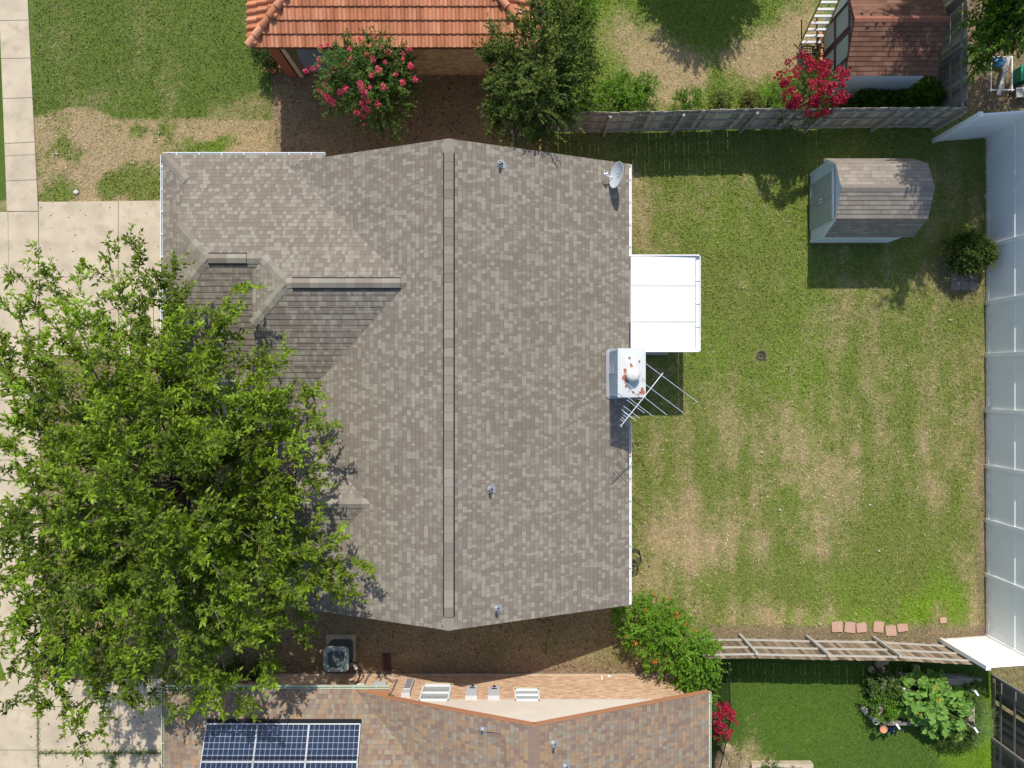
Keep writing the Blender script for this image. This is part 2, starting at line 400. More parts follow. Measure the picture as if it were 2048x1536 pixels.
    lime = lime*(1-lr) + lr*(ell(wx,wy,1950,1490,60,60,.7) + rect(px,py,1970,1992,1380,1540,5)*.6 + ell(wx,wy,1600,1450,120,70,.12))
    rt = rect(px, py, 1985, 3000, 1290, 2400); dry = dry*(1-rt)+rt*.4; dirt = dirt + rt*.4
    # side strip below the grey roof
    ss = np.maximum(rect(px, py, 540, 1262, 1195, 1400), rect(wx, wy, 1240, 1385, 1290, 1420, 14))
    dry = dry*(1-ss) + ss*(0.9+0.5*(n2-.5) - ell(wx,wy,1110,1265,70,40,.35) - ell(wx,wy,1225,1300,36,36,.6) - ell(wx,wy,990,1300,30,24,.5)- ell(wx,wy,1180,1322,50,12,.4))
    dirt = dirt*(1-ss) + ss*(0.35 + 0.5*(n2-.5) + 0.55*sm(1310,1345,py+12*(n4-.5)))
    # front bed under the big tree
    ft = rect(px, py, 60, 560, 690, 1385)
    d = 0.45 + .9*(n1-.5) + .7*(n2-.5)
    dry = dry*(1-ft) + ft*d; dirt = dirt*(1-ft) + ft*np.clip(0.35+1.1*(n2-.5),0,1)
    lf = rect(px, py, -900, 20, 120, 402); dry = dry*(1-lf)+lf*.05; lush = lush+lf*.8
    lb = rect(px, py, -900, 40, 1150, 1362); dry = dry*(1-lb)+lb*.05; lush = lush+lb*.6; lime = lime+lb*.4
    return np.clip(dry, 0, 1), np.clip(lime, 0, 1), np.clip(dirt, 0, 1), np.clip(lush, 0, 1)

def lawnmat(name, gain):
    k = NT(name)
    dry, lime, dirt, lush = (k.attr(a) for a in ('dry', 'lime', 'dirt', 'lush'))
    nf = k.noise(7, 5, 0.75); ng = k.noise(26, 4, 0.7); nc = k.noise(13, 3, 0.6)
    dd = k.math('ADD', k.math('SUBTRACT', dry, k.math('MULTIPLY', lush, 0.22)), k.math('MULTIPLY_ADD', nf, 1.5, -0.75)); dd = k.math('ADD', dd, k.math('MULTIPLY_ADD', ng, 0.9, -0.45))
    dd = k.math('ADD', dd, k.math('MULTIPLY_ADD', k.attr('tint'), 0.3, -0.15), clamp=True)
    green = k.mix(lush, (0.145, 0.180, 0.036), (0.066, 0.120, 0.017))
    green = k.mix(lime, green, (0.135, 0.235, 0.014))
    straw = k.ramp(k.attr('tint'), [(0, (0.30, 0.22, 0.12)), (1, (0.42, 0.315, 0.175))])
    c = k.mix(k.ramp(dd, [(0.12, (0,0,0)), (1.0, (1,1,1))]), green, straw)
    soil = k.mix(ng, (0.115, 0.08, 0.055), (0.31, 0.215, 0.145))
    c = k.mix(k.math('ADD', dirt, k.math('MULTIPLY_ADD', nf, 0.6, -0.3), clamp=True), c, soil)
    f = k.math('MULTIPLY', k.math('MULTIPLY_ADD', ng, 0.8, 0.6), k.math('MULTIPLY_ADD', k.attr('tint'), 0.4, 0.8)); f = k.math('MULTIPLY', f, k.math('MULTIPLY_ADD', nc, 0.9, 0.55))
    f = k.math('MULTIPLY', f, gain)
    k.base(k.mix(1.0, c, k.gray(f), 'MULTIPLY')); k.rough(0.9); k.p.inputs['Specular IOR Level'].default_value = 0.12
    return k
kg = lawnmat('soil_and_turf', 0.95); kg.bump(kg.noise(30, 4, 0.7), 0.03); M['turf'] = kg.m
M['blade'] = lawnmat('grass_blades', 1.25).m

def setattrs(me, dom, X, Y, tint):
    for nm, a in zip(('dry', 'lime', 'dirt', 'lush'), field(X, Y)):
        me.attributes.new(nm, 'FLOAT', dom).data.foreach_set('value', a.astype(np.float32))
    me.attributes.new('tint', 'FLOAT', dom).data.foreach_set('value', tint.astype(np.float32))

def make_ground():
    xs = np.concatenate([[-400, -120, -50, -30], np.arange(-21, 21.01, 0.12), [30, 50, 120, 400]])
    ys = np.concatenate([[-400, -120, -50, -26], np.arange(-16.5, 16.51, 0.12), [26, 50, 120, 400]])
    X, Y = np.meshgrid(xs, ys); n, m = X.shape
    Z = -0.035 + 0.03*(fbm(X*1.7, Y*1.7, 21)-0.5) + 0.03*(fbm(X*5, Y*5, 22)-0.5)
    v = np.stack([X, Y, Z], -1).reshape(-1, 3)
    idx = np.arange(n*m).reshape(n, m)
    f = np.stack([idx[:-1,:-1], idx[:-1,1:], idx[1:,1:], idx[1:,:-1]], -1).reshape(-1, 4)
    me = bpy.data.meshes.new('ground')
    me.from_pydata(v.tolist(), [], f.tolist())
    setattrs(me, 'POINT', v[:,0], v[:,1], np.full(len(v), 0.5))
    me.polygons.foreach_set("use_smooth", [True]*len(f))
    me.materials.append(M['turf'])
    o = bpy.data.objects.new('ground', me); COL.objects.link(o); tag(o, kind='structure')
make_ground()

NOGRASS = []     # world rectangles with no grass (slabs, houses)
def quadmesh(name, verts, mat, parent=None, tint=None, kind=None, lawn=False, nv=4, org=V((0,0,0))):
    """verts: (n, nv, 3) array, one face each"""
    n = len(verts); me = bpy.data.meshes.new(name)
    me.vertices.add(n*nv); me.vertices.foreach_set('co', (verts.reshape(-1, 3) - np.array(org)).astype(np.float32).ravel())
    me.loops.add(n*nv); me.loops.foreach_set('vertex_index', np.arange(n*nv, dtype=np.int32))
    me.polygons.add(n); me.polygons.foreach_set('loop_start', np.arange(0, n*nv, nv, dtype=np.int32))
    try: me.polygons.foreach_set('loop_total', np.full(n, nv, dtype=np.int32))
    except Exception: pass
    me.update(calc_edges=True)
    if lawn: setattrs(me, 'FACE', verts[:,0,0], verts[:,0,1], tint)
    else: me.attributes.new('tint', 'FLOAT', 'FACE').data.foreach_set('value', tint.astype(np.float32))
    me.materials.append(mat)
    o = bpy.data.objects.new(name, me); COL.objects.link(o); ORG[o] = V(org)
    if parent is not None: o.parent = parent
    else: o.location = org
    return o

def make_grass(N=430000):
    r = np.random.RandomState(5)
    X = r.uniform(-18.6, 18.2, N); Y = r.uniform(-13.9, 13.9, N)
    dry, lime, dirt, lush = field(X, Y)
    keep = r.rand(N) > dirt*0.4
    for (x0, x1, y0, y1) in NOGRASS: keep &= ~((X > x0) & (X < x1) & (Y > y0) & (Y < y1))
    X, Y, dry, lush = X[keep], Y[keep], dry[keep], lush[keep]; n = len(X)
    h = r.uniform(0.03, 0.085, n)*(1-0.45*dry)*(1-.25*lush) ; a = r.uniform(0, 2*np.pi, n)
    lean = r.uniform(0.4, 1.5, n)*h*(1+0.8*dry)
    la = r.uniform(0, 2*np.pi, n); w = r.uniform(0.01, 0.026, n)
    Z = -0.04 + 0.03*(fbm(X*1.7, Y*1.7, 21)-0.5) + 0.03*(fbm(X*5, Y*5, 22)-0.5)
    dx, dy = np.cos(a)*w, np.sin(a)*w
    v = np.zeros((n, 3, 3))
    v[:,0] = np.stack([X-dx, Y-dy, Z], -1); v[:,1] = np.stack([X+dx, Y+dy, Z], -1)
    v[:,2] = np.stack([X+np.cos(la)*lean, Y+np.sin(la)*lean, Z+h], -1)
    o = quadmesh('grass', v, M['blade'], tint=r.rand(n), lawn=True, nv=3)
    tag(o, 'short mown grass blades, green and straw coloured, all over the yards', 'grass', kind='stuff')

# ------------------------------------------------------------------ concrete
def slab(name, pts, z, mat, joints=(), th=0.14):
    """pts in photo pixels at ground level"""
    mb = MB(); P = [W(x, y, 0) for x, y in pts]
    P = [V((p.x, p.y, z - th)) for p in P]
    area = sum(P[i].x*P[(i+1) % len(P)].y - P[(i+1) % len(P)].x*P[i].y for i in range(len(P)))
    if area < 0: P.reverse()
    mb.prism(P, (0, 0, th))
    o = mb.build(name, [mat, M['joint']])
    tag(o, kind='structure')
    if joints:
        jb = MB()
        for (x0, y0, x1, y1, w) in joints:
            a = W(x0, y0); b = W(x1, y1); a.z = b.z = z + 0.0
            jb.bar(a, b, w, 0.006)
        j = jb.build(name + '_joints', M['joint'], o)
    return o
slab('sidewalk', [(-40,-60),(52,-60),(76,422),(14,422),(0,60),(-40,60)], 0.0, M['conc'],
     [(0,41,56,40,.02),(2,117,61,116,.02),(4,197,66,195,.02),(7,287,69,284,.02),(9,312,71,309,.015),(12,362,73,359,.02)])
slab('driveway', [(-120,404),(-120,424),(13,424),(77,423),(77,404),(345,401),(345,720),(-120,700)], 0.006, M['conc'],
     [(77,404,79,700,.025),(237,402,237,715,.02),(-100,555,345,553,.02),(15,423,77,423,.015),(16,424,18,560,.012)])
slab('walkway', [(-40,700),(78,700),(84,1380),(20,1380),(-40,1200)], 0.002, M['conc'], [(-20,800,80,800,.02),(-20,920,80,920,.02),(0,1040,80,1040,.02),(0,1160,80,1160,.02),(10,1270,82,1270,.02)])
slab('porch', [(395,760),(560,760),(560,860),(395,860)], 0.03, M['conc'])
slab('neighbour_driveway', [(-120,1364),(328,1358),(345,1640),(-120,1640)], 0.006, M['conc'],
     [(-120,1499,75,1500,.02),(238,1364,238,1640,.02),(-120,1420,75,1420,.006),(75,1364,78,1640,.05),(78,1506,330,1506,.05)])
for r_ in [(-18.2,-16.62,6.0,14.2),(-20,-11.7,1.2,6.3),(-20,-11.9,-15,-10.3),(-7.0,3.3,-6.5,6.5),(-10.3,-7,.6,6.8),(-20,-16.4,-10.5,1.2),(-7.7,0.4,10.7,20),(-10.4,5.6,-20,-10.1),(10.4,13.0,5.0,7.2),(10.8,13.3,9.9,13),(-10.9,-8.1,-1.5,.2)]:
    NOGRASS.append(r_)
make_grass()
def litter():
    r = np.random.RandomState(8); k = CAMZ/FPX; A = []
    for (x0, x1, y0, y1, n) in ((545,1400,1195,1345,2600),(550,1090,140,320,2000),(80,560,700,1380,1800),(80,330,404,700,60),(60,330,1362,1536,90),(1885,2045,20,225,500),(1262,1300,880,1210,120)):
        A.append(np.stack([(r.uniform(x0,x1,n)-1024)*k, (768-r.uniform(y0,y1,n))*k], -1))
    P_ = np.concatenate(A); n = len(P_); a = r.uniform(0, 6.283, n); l = r.uniform(.02,.06,n); w = l*r.uniform(.3,.6,n)
    z = r.uniform(.015,.05,n); t = lambda: r.uniform(-.025,.025,n)
    v = np.zeros((n,4,3)); c, s = np.cos(a), np.sin(a)
    for i, (u, q) in enumerate(((-1,0),(0,1),(1,0),(0,-1))):
        v[:,i,0] = P_[:,0]+c*l*u-s*w*q; v[:,i,1] = P_[:,1]+s*l*u+c*w*q; v[:,i,2] = z+t()*abs(u)
    m = foliage('dead_leaves', [(0,(.07,.04,.022)),(.5,(.22,.13,.065)),(1,(.42,.30,.17))], .1, .8, .1)
    tag(quadmesh('leaf_litter', v, m, tint=r.rand(n)), 'brown dead leaves scattered over the bare side strips and under the trees', 'dead leaves', kind='stuff')
litter()
# ------------------------------------------------------------------ roofs
def clip_band(poly, lo, hi):
    def half(p, keep, val):
        out = []
        for i in range(len(p)):
            a = p[i]; b = p[(i+1) % len(p)]
            ia = keep(a[1]); ib = keep(b[1])
            if ia: out.append(a)
            if ia != ib:
                t = (val - a[1])/(b[1]-a[1]); out.append((a[0]+(b[0]-a[0])*t, val))
        return out
    p = half(poly, lambda v: v >= lo-1e-9, lo)
    return half(p, lambda v: v <= hi+1e-9, hi) if p else p
def roof_plane(mb, pts, up, e=0.185, step=0.014, m=0, uoff=0.0):
    """shingled plane: pts = 3-D outline, up = horizontal direction up the slope; every course is a real lapped strip"""
    pts = [V(p) for p in pts]
    up = V((up[0], up[1], 0)).normalized(); u = V((up.y, -up.x, 0))
    nrm = V((0,0,0))
    for i in range(len(pts)):
        a, b = pts[i], pts[(i+1) % len(pts)]
        nrm += V(((a.y-b.y)*(a.z+b.z), (a.z-b.z)*(a.x+b.x), (a.x-b.x)*(a.y+b.y)))
    nrm.normalize()
    if nrm.z < 0: nrm = -nrm
    vv = nrm.cross(u)
    if vv.dot(up) < 0: vv = -vv
    o = pts[0]
    vmin = min((p-o).dot(vv) for p in pts); o = o + vv*vmin
    P2 = [((p-o).dot(u), (p-o).dot(vv)) for p in pts]
    vmax = max(p[1] for p in P2); k = 0
    back = lambda q, h: o + u*q[0] + vv*q[1] + nrm*h
    while k*e < vmax - 1e-6:
        lo, hi = k*e, min((k+1)*e, vmax)
        c = clip_band(P2, lo, hi)
        c = [q for i, q in enumerate(c) if (abs(q[0]-c[i-1][0]) + abs(q[1]-c[i-1][1])) > 1e-6]
        if len(c) >= 3:
            hh = lambda q: step*(1-(q[1]-lo)/e) + 0.002
            face = [back(q, hh(q)) for q in c]
            nn = (face[1]-face[0]).cross(face[2]-face[0])
            uv = [(q[0]+uoff, q[1]) for q in c]
            A = sum(c[i][0]*c[(i+1)%len(c)][1]-c[(i+1)%len(c)][0]*c[i][1] for i in range(len(c)))
            hd = u.cross(vv).z
            if A*hd < 0: face.reverse(); uv.reverse(); c = c[::-1]
            mb.face(face, uv, m=m)
            for i in range(len(c)):
                a, b = c[i], c[(i+1) % len(c)]
                if abs(a[1]-lo) < 1e-6 and abs(b[1]-lo) < 1e-6 and abs(a[0]-b[0]) > 1e-4:
                    mb.face([back(a, step+.002), back(a, -0.012), back(b, -0.012), back(b, step+.002)][::-1],
                            [(a[0]+uoff, lo+.003), (a[0]+uoff, lo+.001), (b[0]+uoff, lo+.001), (b[0]+uoff, lo+.003)], m=m)
        k += 1
    return nrm

def caps(mb, a, b, n1, n2, w=0.15, lap=0.26, lift=0.018, th=0.006, m=0, seed=0):
    """ridge/hip caps from a (low) to b; n1, n2 normals of the two planes"""
    a = V(a); b = V(b); d = (b-a); L = d.length; d.normalize()
    s1 = n1.cross(d); s2 = n2.cross(d)
    nm = (n1+n2).normalized()
    ref = n1-n2
    if s1.dot(ref) < 0: s1 = -s1
    if s2.dot(ref) > 0: s2 = -s2
    s1.normalize(); s2.normalize()
    N = max(1, int(round(L/lap))); r = random.Random(seed+int(L*100))
    for i in range(N):
        p = a + d*(L*i/N); q = a + d*(min(L, L*(i+1)/N+0.04))
        h0, h1 = lift+th+0.006, lift+0.004
        uu = r.random()*400
        A0 = p+nm*h0; A1 = q+nm*h1
        for sgn, sv, nn in ((0, s1, n1), (1, s2, n2)):
            B0 = p+sv*w+nn*(h0-.004); B1 = q+sv*w+nn*(h1-.004)
            # rounded shoulder
            mid0 = p+sv*w*.45+nn*(h0-.002)*.6+nm*h0*.4; mid1 = q+sv*w*.45+nn*(h1-.002)*.6+nm*h1*.4
            for f in ([A0, mid0, mid1, A1], [mid0, B0, B1, mid1], [B0, B0-nn*(h0-.002), B1-nn*(h1-.002), B1]):
                nn_ = (f[1]-f[0]).cross(f[2]-f[0])
                rev = nn_.dot(nm if f[0] is not B0 else sv) < 0
                uvs = [(uu, (i+.02)*0.26), (uu, (i+.02)*.26), (uu, (i+.9)*.26), (uu, (i+.9)*.26)]
                uvs = [(uu, x[1]) for x in uvs]
                mb.face(f[::-1] if rev else f, uvs[::-1] if rev else uvs, m=m)
        mb.face([A0, p+s1*w+n1*(h0-.004), p+s1*w, p, p+s2*w, p+s2*w+n2*(h0-.004)], [(uu, (i+.02)*.26)]*6, m=m)

def wallpoly(mb, pts, udir):
    """vertical wall with brick UVs"""
    pts = [V(p) for p in pts]; ud = V(udir)
    mb.face(pts, [(p.dot(ud), p.z) for p in pts])

def ridge_vent(root, a, b, n1, n2, w, lift=0.035, seed=1):
    """black ridge vent strip with lighter cap shingles over it"""
    a = V(a); b = V(b); d = (b-a).normalized(); nm = (n1+n2).normalized()
    mb = MB()
    for nn in (n1, n2):
        s = nn.cross(d)
        if s.dot(nn-nm) < 0: s = -s
        s.normalize()
        wv = w + 0.028
        mb.prism([a+nm*.004, a+s*wv+nn*.002, a+s*wv+nn*(lift+.004), a+nm*(lift+.004)], b-a)
    v = mb.build('ridge_vent', M['black'], root)
    c = MB(); caps(c, a+nm*lift, b+nm*lift, n1, n2, w, 0.26, 0.012, seed=seed)
    c.build('ridge_cap', M['cap'], v)
    return v

def gutter(root, a, b, out, w=0.085, h=0.10, hang=0.7, mat='white', first=0.3):
    """open gutter from a to b, its channel on the 'out' side, with strap hangers"""
    a = V(a); b = V(b); o = V(out).normalized(); mb = MB(); Z = V((0,0,1))
    d = (b-a).normalized()
    mb.bar(a+o*.008-Z*h/2, b+o*.008-Z*h/2, .012, h)
    mb.bar(a+o*(w/2)-Z*(h-.006), b+o*(w/2)-Z*(h-.006), w-.03, .012)
    mb.bar(a+o*(w-.009)-Z*(h/2-.002), b+o*(w-.009)-Z*(h/2-.002), .018, h)
    for p in (a, b): 
        mb.bar(p+o*.014-Z*h/2, p+o*(w-.024)-Z*h/2, .012, h-.014)
    g = mb.build('gutter', M[mat], root)
    L = (b-a).length; t = first; proto = None
    while t < L-.05:
        p = a + d*t
        if proto is None:
            hb = MB(); hb.bar(p-Z*.004, p+o*(w-.006)-Z*.004, .026, .012); hb.bar(p-o*.02+Z*.004, p+o*.02+Z*.004, .035, .012)
            proto = hb.build('gutter_hanger', M[mat], g); t0 = t
        else:
            q = proto.copy(); COL.objects.link(q); q.parent = g; q.location = d*(t-t0)
        t += hang
    return g

def vent_pipe(root, px, py, z, slope_n, mat='galv', fl='alum', r=0.045, h=0.28, flat=True):
    p = W(px, py, z)
    mb = MB(); mb.tube([p-V((0,0,.1)), p+V((0,0,h))], r, 12)
    mb.tube([p+V((0,0,h-.001)), p+V((0,0,h+.004))], r*.7, 10, m=1)
    o = mb.build('vent_pipe', [M[mat], M['black']], root)
    if flat:
        n = V(slope_n).normalized(); x = n.cross(V((0,1,0))).normalized()
        y = n.cross(x)
        R = Matrix(((x.x,y.x,n.x,0),(x.y,y.y,n.y,0),(x.z,y.z,n.z,0),(0,0,0,1)))
        f = MB(); f.boxm(Matrix.Translation(p+n*.012+x*(-.05 if x.x<0 else .05)) @ R, .22, .2, .012)
        f.lathe([(r*2.2, .016), (r*1.6, .06), (r*1.05, .10)], Matrix.Translation(p) @ R, 14)
        f.build('flashing', M[fl], o)
    return o

# ------------------------------------------------------------------ the grey-roofed house
E0 = 2.5
XR, XL, XE = -1.766, -7.284, 3.642
ZR = 4.776; YT, YB = 6.85, -6.88
SL = (ZR-E0)/(XR-XL); SR = (ZR-E0)/(XE-XR); S = 0.4167
house = thing('brick_house', 'long house in the middle with grey-brown shingle roof, white gutters and a black-edged ridge vent', 'house', (-3, 0, 0))
zN = lambda Y: E0 + (7.13-Y)*S
zM = lambda X: E0 + (X-XL)*SL
rf = MB()
nW = roof_plane(rf, [(XL,YB,E0),(XR,YB,ZR),(XR,YT,ZR),(XL,YT,E0)], (1,0))
nE = roof_plane(rf, [(XE,YB,E0),(XE,YT,E0),(XR,YT,ZR),(XR,YB,ZR)], (-1,0), uoff=3.3)
P = lambda f, pts: [(x, y, f(x, y)) for x, y in pts]
fN = lambda x, y: zN(y)
nN = roof_plane(rf, P(fN, [(-10.86,7.13),(-5.82,7.13),(-5.82,6.845),(-7.0,6.845),(-2.99,2.89),(-6.47,2.89),(-7.24,3.65),(-8.88,3.65),(-9.96,4.73),(-9.96,6.23)]), (0,-1), uoff=5.1)
fSf = lambda x, y: 3.95-(3.65-y)*S
nS = roof_plane(rf, P(fSf, [(-8.88,3.65),(-7.24,3.65),(-7.55,3.33),(-7.55,.17),(-10.86,.17),(-9.96,1.07),(-9.96,2.57)]), (0,1), uoff=7.7)
fSw = lambda x, y: 4.267-(2.89-y)*S
roof_plane(rf, P(fSw, [(-6.47,2.89),(-2.99,2.89),(-7.26,-1.35),(-8.5,-1.35),(-7.6,-.45),(-7.6,1.76)]), (0,1), uoff=9.2)
fJ1 = lambda x, y: 3.5+(x+9.96)*S
nJ = roof_plane(rf, P(fJ1, [(-8.88,3.65),(-9.96,4.73),(-9.96,2.57)]), (1,0))
fJ2 = lambda x, y: 3.797+(x+7.6)*S
roof_plane(rf, P(fJ2, [(-6.47,2.89),(-7.24,3.65),(-7.6,3.29),(-7.6,1.76)]), (1,0), uoff=2)
fP1 = lambda x, y: E0+(x+10.86)*S
roof_plane(rf, P(fP1, [(-10.86,7.13),(-10.86,.17),(-9.96,1.07),(-9.9,1.07),(-9.9,6.23),(-9.96,6.23)]), (1,0), uoff=4)
fP2 = lambda x, y: E0+(x+8.5)*S
roof_plane(rf, P(fP2, [(-8.5,-1.35),(-7.6,-.45),(-7.55,-.45),(-7.55,1.07),(-7.6,1.07),(-8.5,.17)]), (1,0), uoff=6)
# small lower gable on the street side
Y3, Z3 = -3.51, 3.78
fG = lambda x, y: Z3-abs(y-Y3)*S
bot = (Z3-2.864)/S
roof_plane(rf, P(fG, [(-6.4,Y3),(-4.19,Y3),(-6.41,Y3+bot)]), (0,-1), uoff=1)
roof_plane(rf, P(fG, [(-6.4,Y3),(-4.19,Y3),(-6.41,Y3-bot)]), (0,1), uoff=8)
roof = rf.build('roof', M['roof'], house)
# ridge vents and caps
ridge_vent(house, (XR,-6.5,ZR), (XR,6.46,ZR), nW, nE, 0.135)
ridge_vent(house, (-6.3,2.89,4.267), (-3.2,2.89,4.267), nN, nS, 0.14, 0.05, 2)
ridge_vent(house, (-8.84,3.65,3.95), (-7.72,3.65,3.95), nN, nS, 0.14, 0.05, 3)
def cap_piece(a, b, n1, n2, w=0.15):
    c = MB(); caps(c, a, b, n1, n2, w); c.build('ridge_cap', M['cap'], roof)
for a, b in (((XR,6.46,ZR),(XR,YT,ZR)), ((XR,YB,ZR),(XR,-6.5,ZR))): cap_piece(a, b, nW, nE)
cap_piece((-7.72,3.65,3.95), (-7.3,3.65,3.95), nN, nS)
cap_piece((-3.2,2.89,4.267), (-2.85,2.89,4.267), nN, nS)
cap_piece((-6.47,2.89,4.267), (-6.3,2.89,4.267), nN, nS)
cap_piece((-10.86,7.13,E0), (-9.97,6.24,2.873), nN, nJ)
cap_piece((-10.86,.17,E0), (-9.97,1.06,2.873), nS, nJ)
cap_piece((-9.96,4.73,3.5), (-8.85,3.62,3.955), nN, nJ)
cap_piece((-9.96,2.57,3.5), (-8.85,3.68,3.955), nS, nJ)
cap_piece((-7.27,3.69,3.935), (-6.44,2.86,4.27), nN, nJ)
cap_piece((-7.6,1.76,3.797), (-6.44,2.92,4.27), nS, nJ)
cap_piece((-6.4,Y3,Z3), (-4.15,Y3,Z3), nN, nS)
# fascia and rake trim
tr = MB()
def trim(a, b, off=(0,0,0), h=.16, w=.025):
    a = V(a)+V(off); b = V(b)+V(off); tr.bar(a-V((0,0,h/2+.008)), b-V((0,0,h/2+.008)), w, h)
for y, s in ((YT,-.014),(YB,.014)):
    trim((XL,y,E0),(XR,y,ZR),(0,s,0)); trim((XR,y,ZR),(XE,y,E0),(0,s,0))
trim((XE,YB,E0),(XE,YT,E0),(-.03,0,0)); trim((XL,YB,E0),(XL,-1.35,E0),(.016,0,0))
trim((-10.86,7.13,E0),(-5.82,7.13,E0),(0,-.03,0)); trim((-10.86,.17,E0),(-10.86,7.13,E0),(.03,0,0))
trim((-10.86,.17,E0),(-8.5,.17,E0),(0,.02,0)); trim((-8.5,-1.35,E0),(-8.5,.17,E0),(.02,0,0)); trim((-8.5,-1.35,E0),(XL,-1.35,E0),(0,.02,0))
trim((-9.96,6.23,2.88),(-9.96,4.73,3.5),(.012,0,0),.1); trim((-9.96,4.73,3.5),(-9.96,2.57,3.5),(.012,0,0),.1); trim((-9.96,2.57,3.5),(-9.96,1.07,2.88),(.012,0,0),.1)
trim((-7.6,3.29,3.8),(-7.6,1.76,3.8),(.012,0,0),.1); trim((-7.6,1.76,3.8),(-7.6,-.45,2.88),(.012,0,0),.1)
trim((-6.4,Y3+bot,2.87),(-6.4,Y3,Z3),(.012,0,0),.1); trim((-6.4,Y3,Z3),(-6.4,Y3-bot,2.87),(.012,0,0),.1)
tr.build('fascia', M['white'], house)
wb = MB()
def walls(rects, z0, z1):
    for (x0, x1, y0, y1) in rects:
        wallpoly(wb, [(x0,y0,z0),(x1,y0,z0),(x1,y0,z1),(x0,y0,z1)], (1,0,0)); wallpoly(wb, [(x1,y1,z0),(x0,y1,z0),(x0,y1,z1),(x1,y1,z1)], (1,0,0))
        wallpoly(wb, [(x0,y1,z0),(x0,y0,z0),(x0,y0,z1),(x0,y1,z1)], (0,1,0)); wallpoly(wb, [(x1,y0,z0),(x1,y1,z0),(x1,y1,z1),(x1,y0,z1)], (0,1,0))
walls([(-6.85, 3.2, -6.6, 6.6), (-10.35, -6.9, .65, 6.7)], -.1, 2.48)
for y in (-6.6, 6.6): wallpoly(wb, [(-6.85,y,2.5),(3.2,y,2.5),(XR,y,4.62)], (1,0,0))
wb.build('wall', M['brick'], house)
gw = MB()
gw.face([(-9.8,1.2,2.85),(-9.8,6.1,2.85),(-9.8,4.7,3.42),(-9.8,2.6,3.42)][::-1]); gw.face([(-7.48,-.3,2.8),(-7.48,3.3,2.8),(-7.48,3.2,3.72),(-7.48,1.8,3.72)][::-1]); gw.face([(-6.3,Y3-bot+.2,2.85),(-6.3,Y3+bot-.2,2.85),(-6.3,Y3,3.66)][::-1])
gw.build('gable_siding', M['siding'], house)
gutter(house, (-10.86,7.13,2.5), (-5.82,7.13,2.5), (0,1,0), first=.42)
gutter(house, (-10.86,7.13,2.5), (-10.86,.17,2.5), (-1,0,0), first=.35)
gutter(house, (XE,6.83,2.5), (XE,3.98,2.5), (1,0,0), first=.4)
gutter(house, (XE,-1.2,2.5), (XE,-6.86,2.5), (1,0,0), first=.3)
gutter(house, (-10.8,.17,2.5), (-8.6,.17,2.5), (0,-1,0)); gutter(house, (-8.5,-1.35,2.5), (-7.3,-1.35,2.5), (0,-1,0)); gutter(house, (-8.5,-1.35,2.5), (-8.5,0,2.5), (-1,0,0)); gutter(house, (XL,-1.5,2.5), (XL,-6.86,2.5), (-1,0,0))
zE = lambda X: E0+(XE-X)*SR
for (px, py) in ((1000,329),(980,979),(993,1217)):
    z = 4.0
    for _ in range(4): z = zE(W(px, py, z).x)
    vent_pipe(house, px, py, z, nE, fl='galv')
# front door and garage door, street side (below the eaves)
def door(root, x, y0, y1, z1, name, mat):
    mb = MB(); mb.box(x-.04, x, y0, y1, 0, z1)
    n = max(1, int(round((y1-y0)/1.2)))
    for i in range(n):
        for j in range(4): mb.box(x-.055, x-.041, y0+(y1-y0)*(i+.1)/n, y0+(y1-y0)*(i+.9)/n, z1*(j+.12)/4, z1*(j+.88)/4)
    return mb.build(name, mat, root)
door(house, -10.352, 1.3, 6.2, 2.15, 'garage_door', M['white'])
d_ = door(house, -6.852, -1.2, -.25, 2.05, 'front_door', M['white'])
hb = MB(); hb.tube([(-6.92,-1.1,1.0),(-6.99,-1.1,1.0),(-6.99,-.98,1.0)], .012, 6); hb.build('handle', M['galv'], d_)

# chimney
cx0, cx1, cy0, cy1, cz = 3.0, 3.746, -.352, .986, 4.6
cb = MB(); cb.box(cx0+.0, cx1-.02, cy0+.02, cy1-.02, 0, cz-.06)
for z in (2.9, 3.5, 4.1): cb.box(cx0-.006, cx1-.014, cy0+.014, cy1-.014, z, z+.02)
cb.box(cx0-.012, cx0+.05, cy0+.3, cy0+.33, 2.4, cz-.08); cb.box(cx0-.01, cx0+.05, cy0+.0, cy0+.06, 2.4, cz-.08); cb.box(cx0-.01, cx0+.05, cy1-.06, cy1, 2.4, cz-.08); cb.box(cx0-.02, cx0+.05, (cy0+cy1)/2-.015, (cy0+cy1)/2+.015, 2.4, cz-.08)
chim = cb.build('chimney', plain('pale_blue_siding', (0.52, 0.60, 0.63), 0.6, 0.06, 2), house)
fl = MB()
for (a, b) in (((cx0-.06,cy0-.05),(cx0-.06,cy1+.05)), ((cx0-.06,cy0-.05),(cx1,cy0-.05)), ((cx0-.06,cy1+.05),(cx1,cy1+.05))):
    fl.bar((a[0],a[1],zE(a[0])+.03),(b[0],b[1],zE(b[0])+.03), .1, .02)
fl.build('flashing', M['galv'], chim)
ct = MB(); ct.box(cx0-.02, cx1+.02, cy0-.02, cy1+.02, cz-.06, cz)
ct.prism([(cx0+.02,cy0+.02,cz+.002),(cx1-.02,cy0+.02,cz+.002),(3.373,.317,cz+.05)], (0,0,.004)); ct.prism([(cx1-.02,cy1-.02,cz+.002),(cx0+.02,cy1-.02,cz+.002),(3.373,.317,cz+.05)], (0,0,.004))
ct.prism([(cx1-.02,cy0+.02,cz+.002),(cx1-.02,cy1-.02,cz+.002),(3.373,.317,cz+.05)], (0,0,.004)); ct.prism([(cx0+.02,cy1-.02,cz+.002),(cx0+.02,cy0+.02,cz+.002),(3.373,.317,cz+.05)], (0,0,.004))
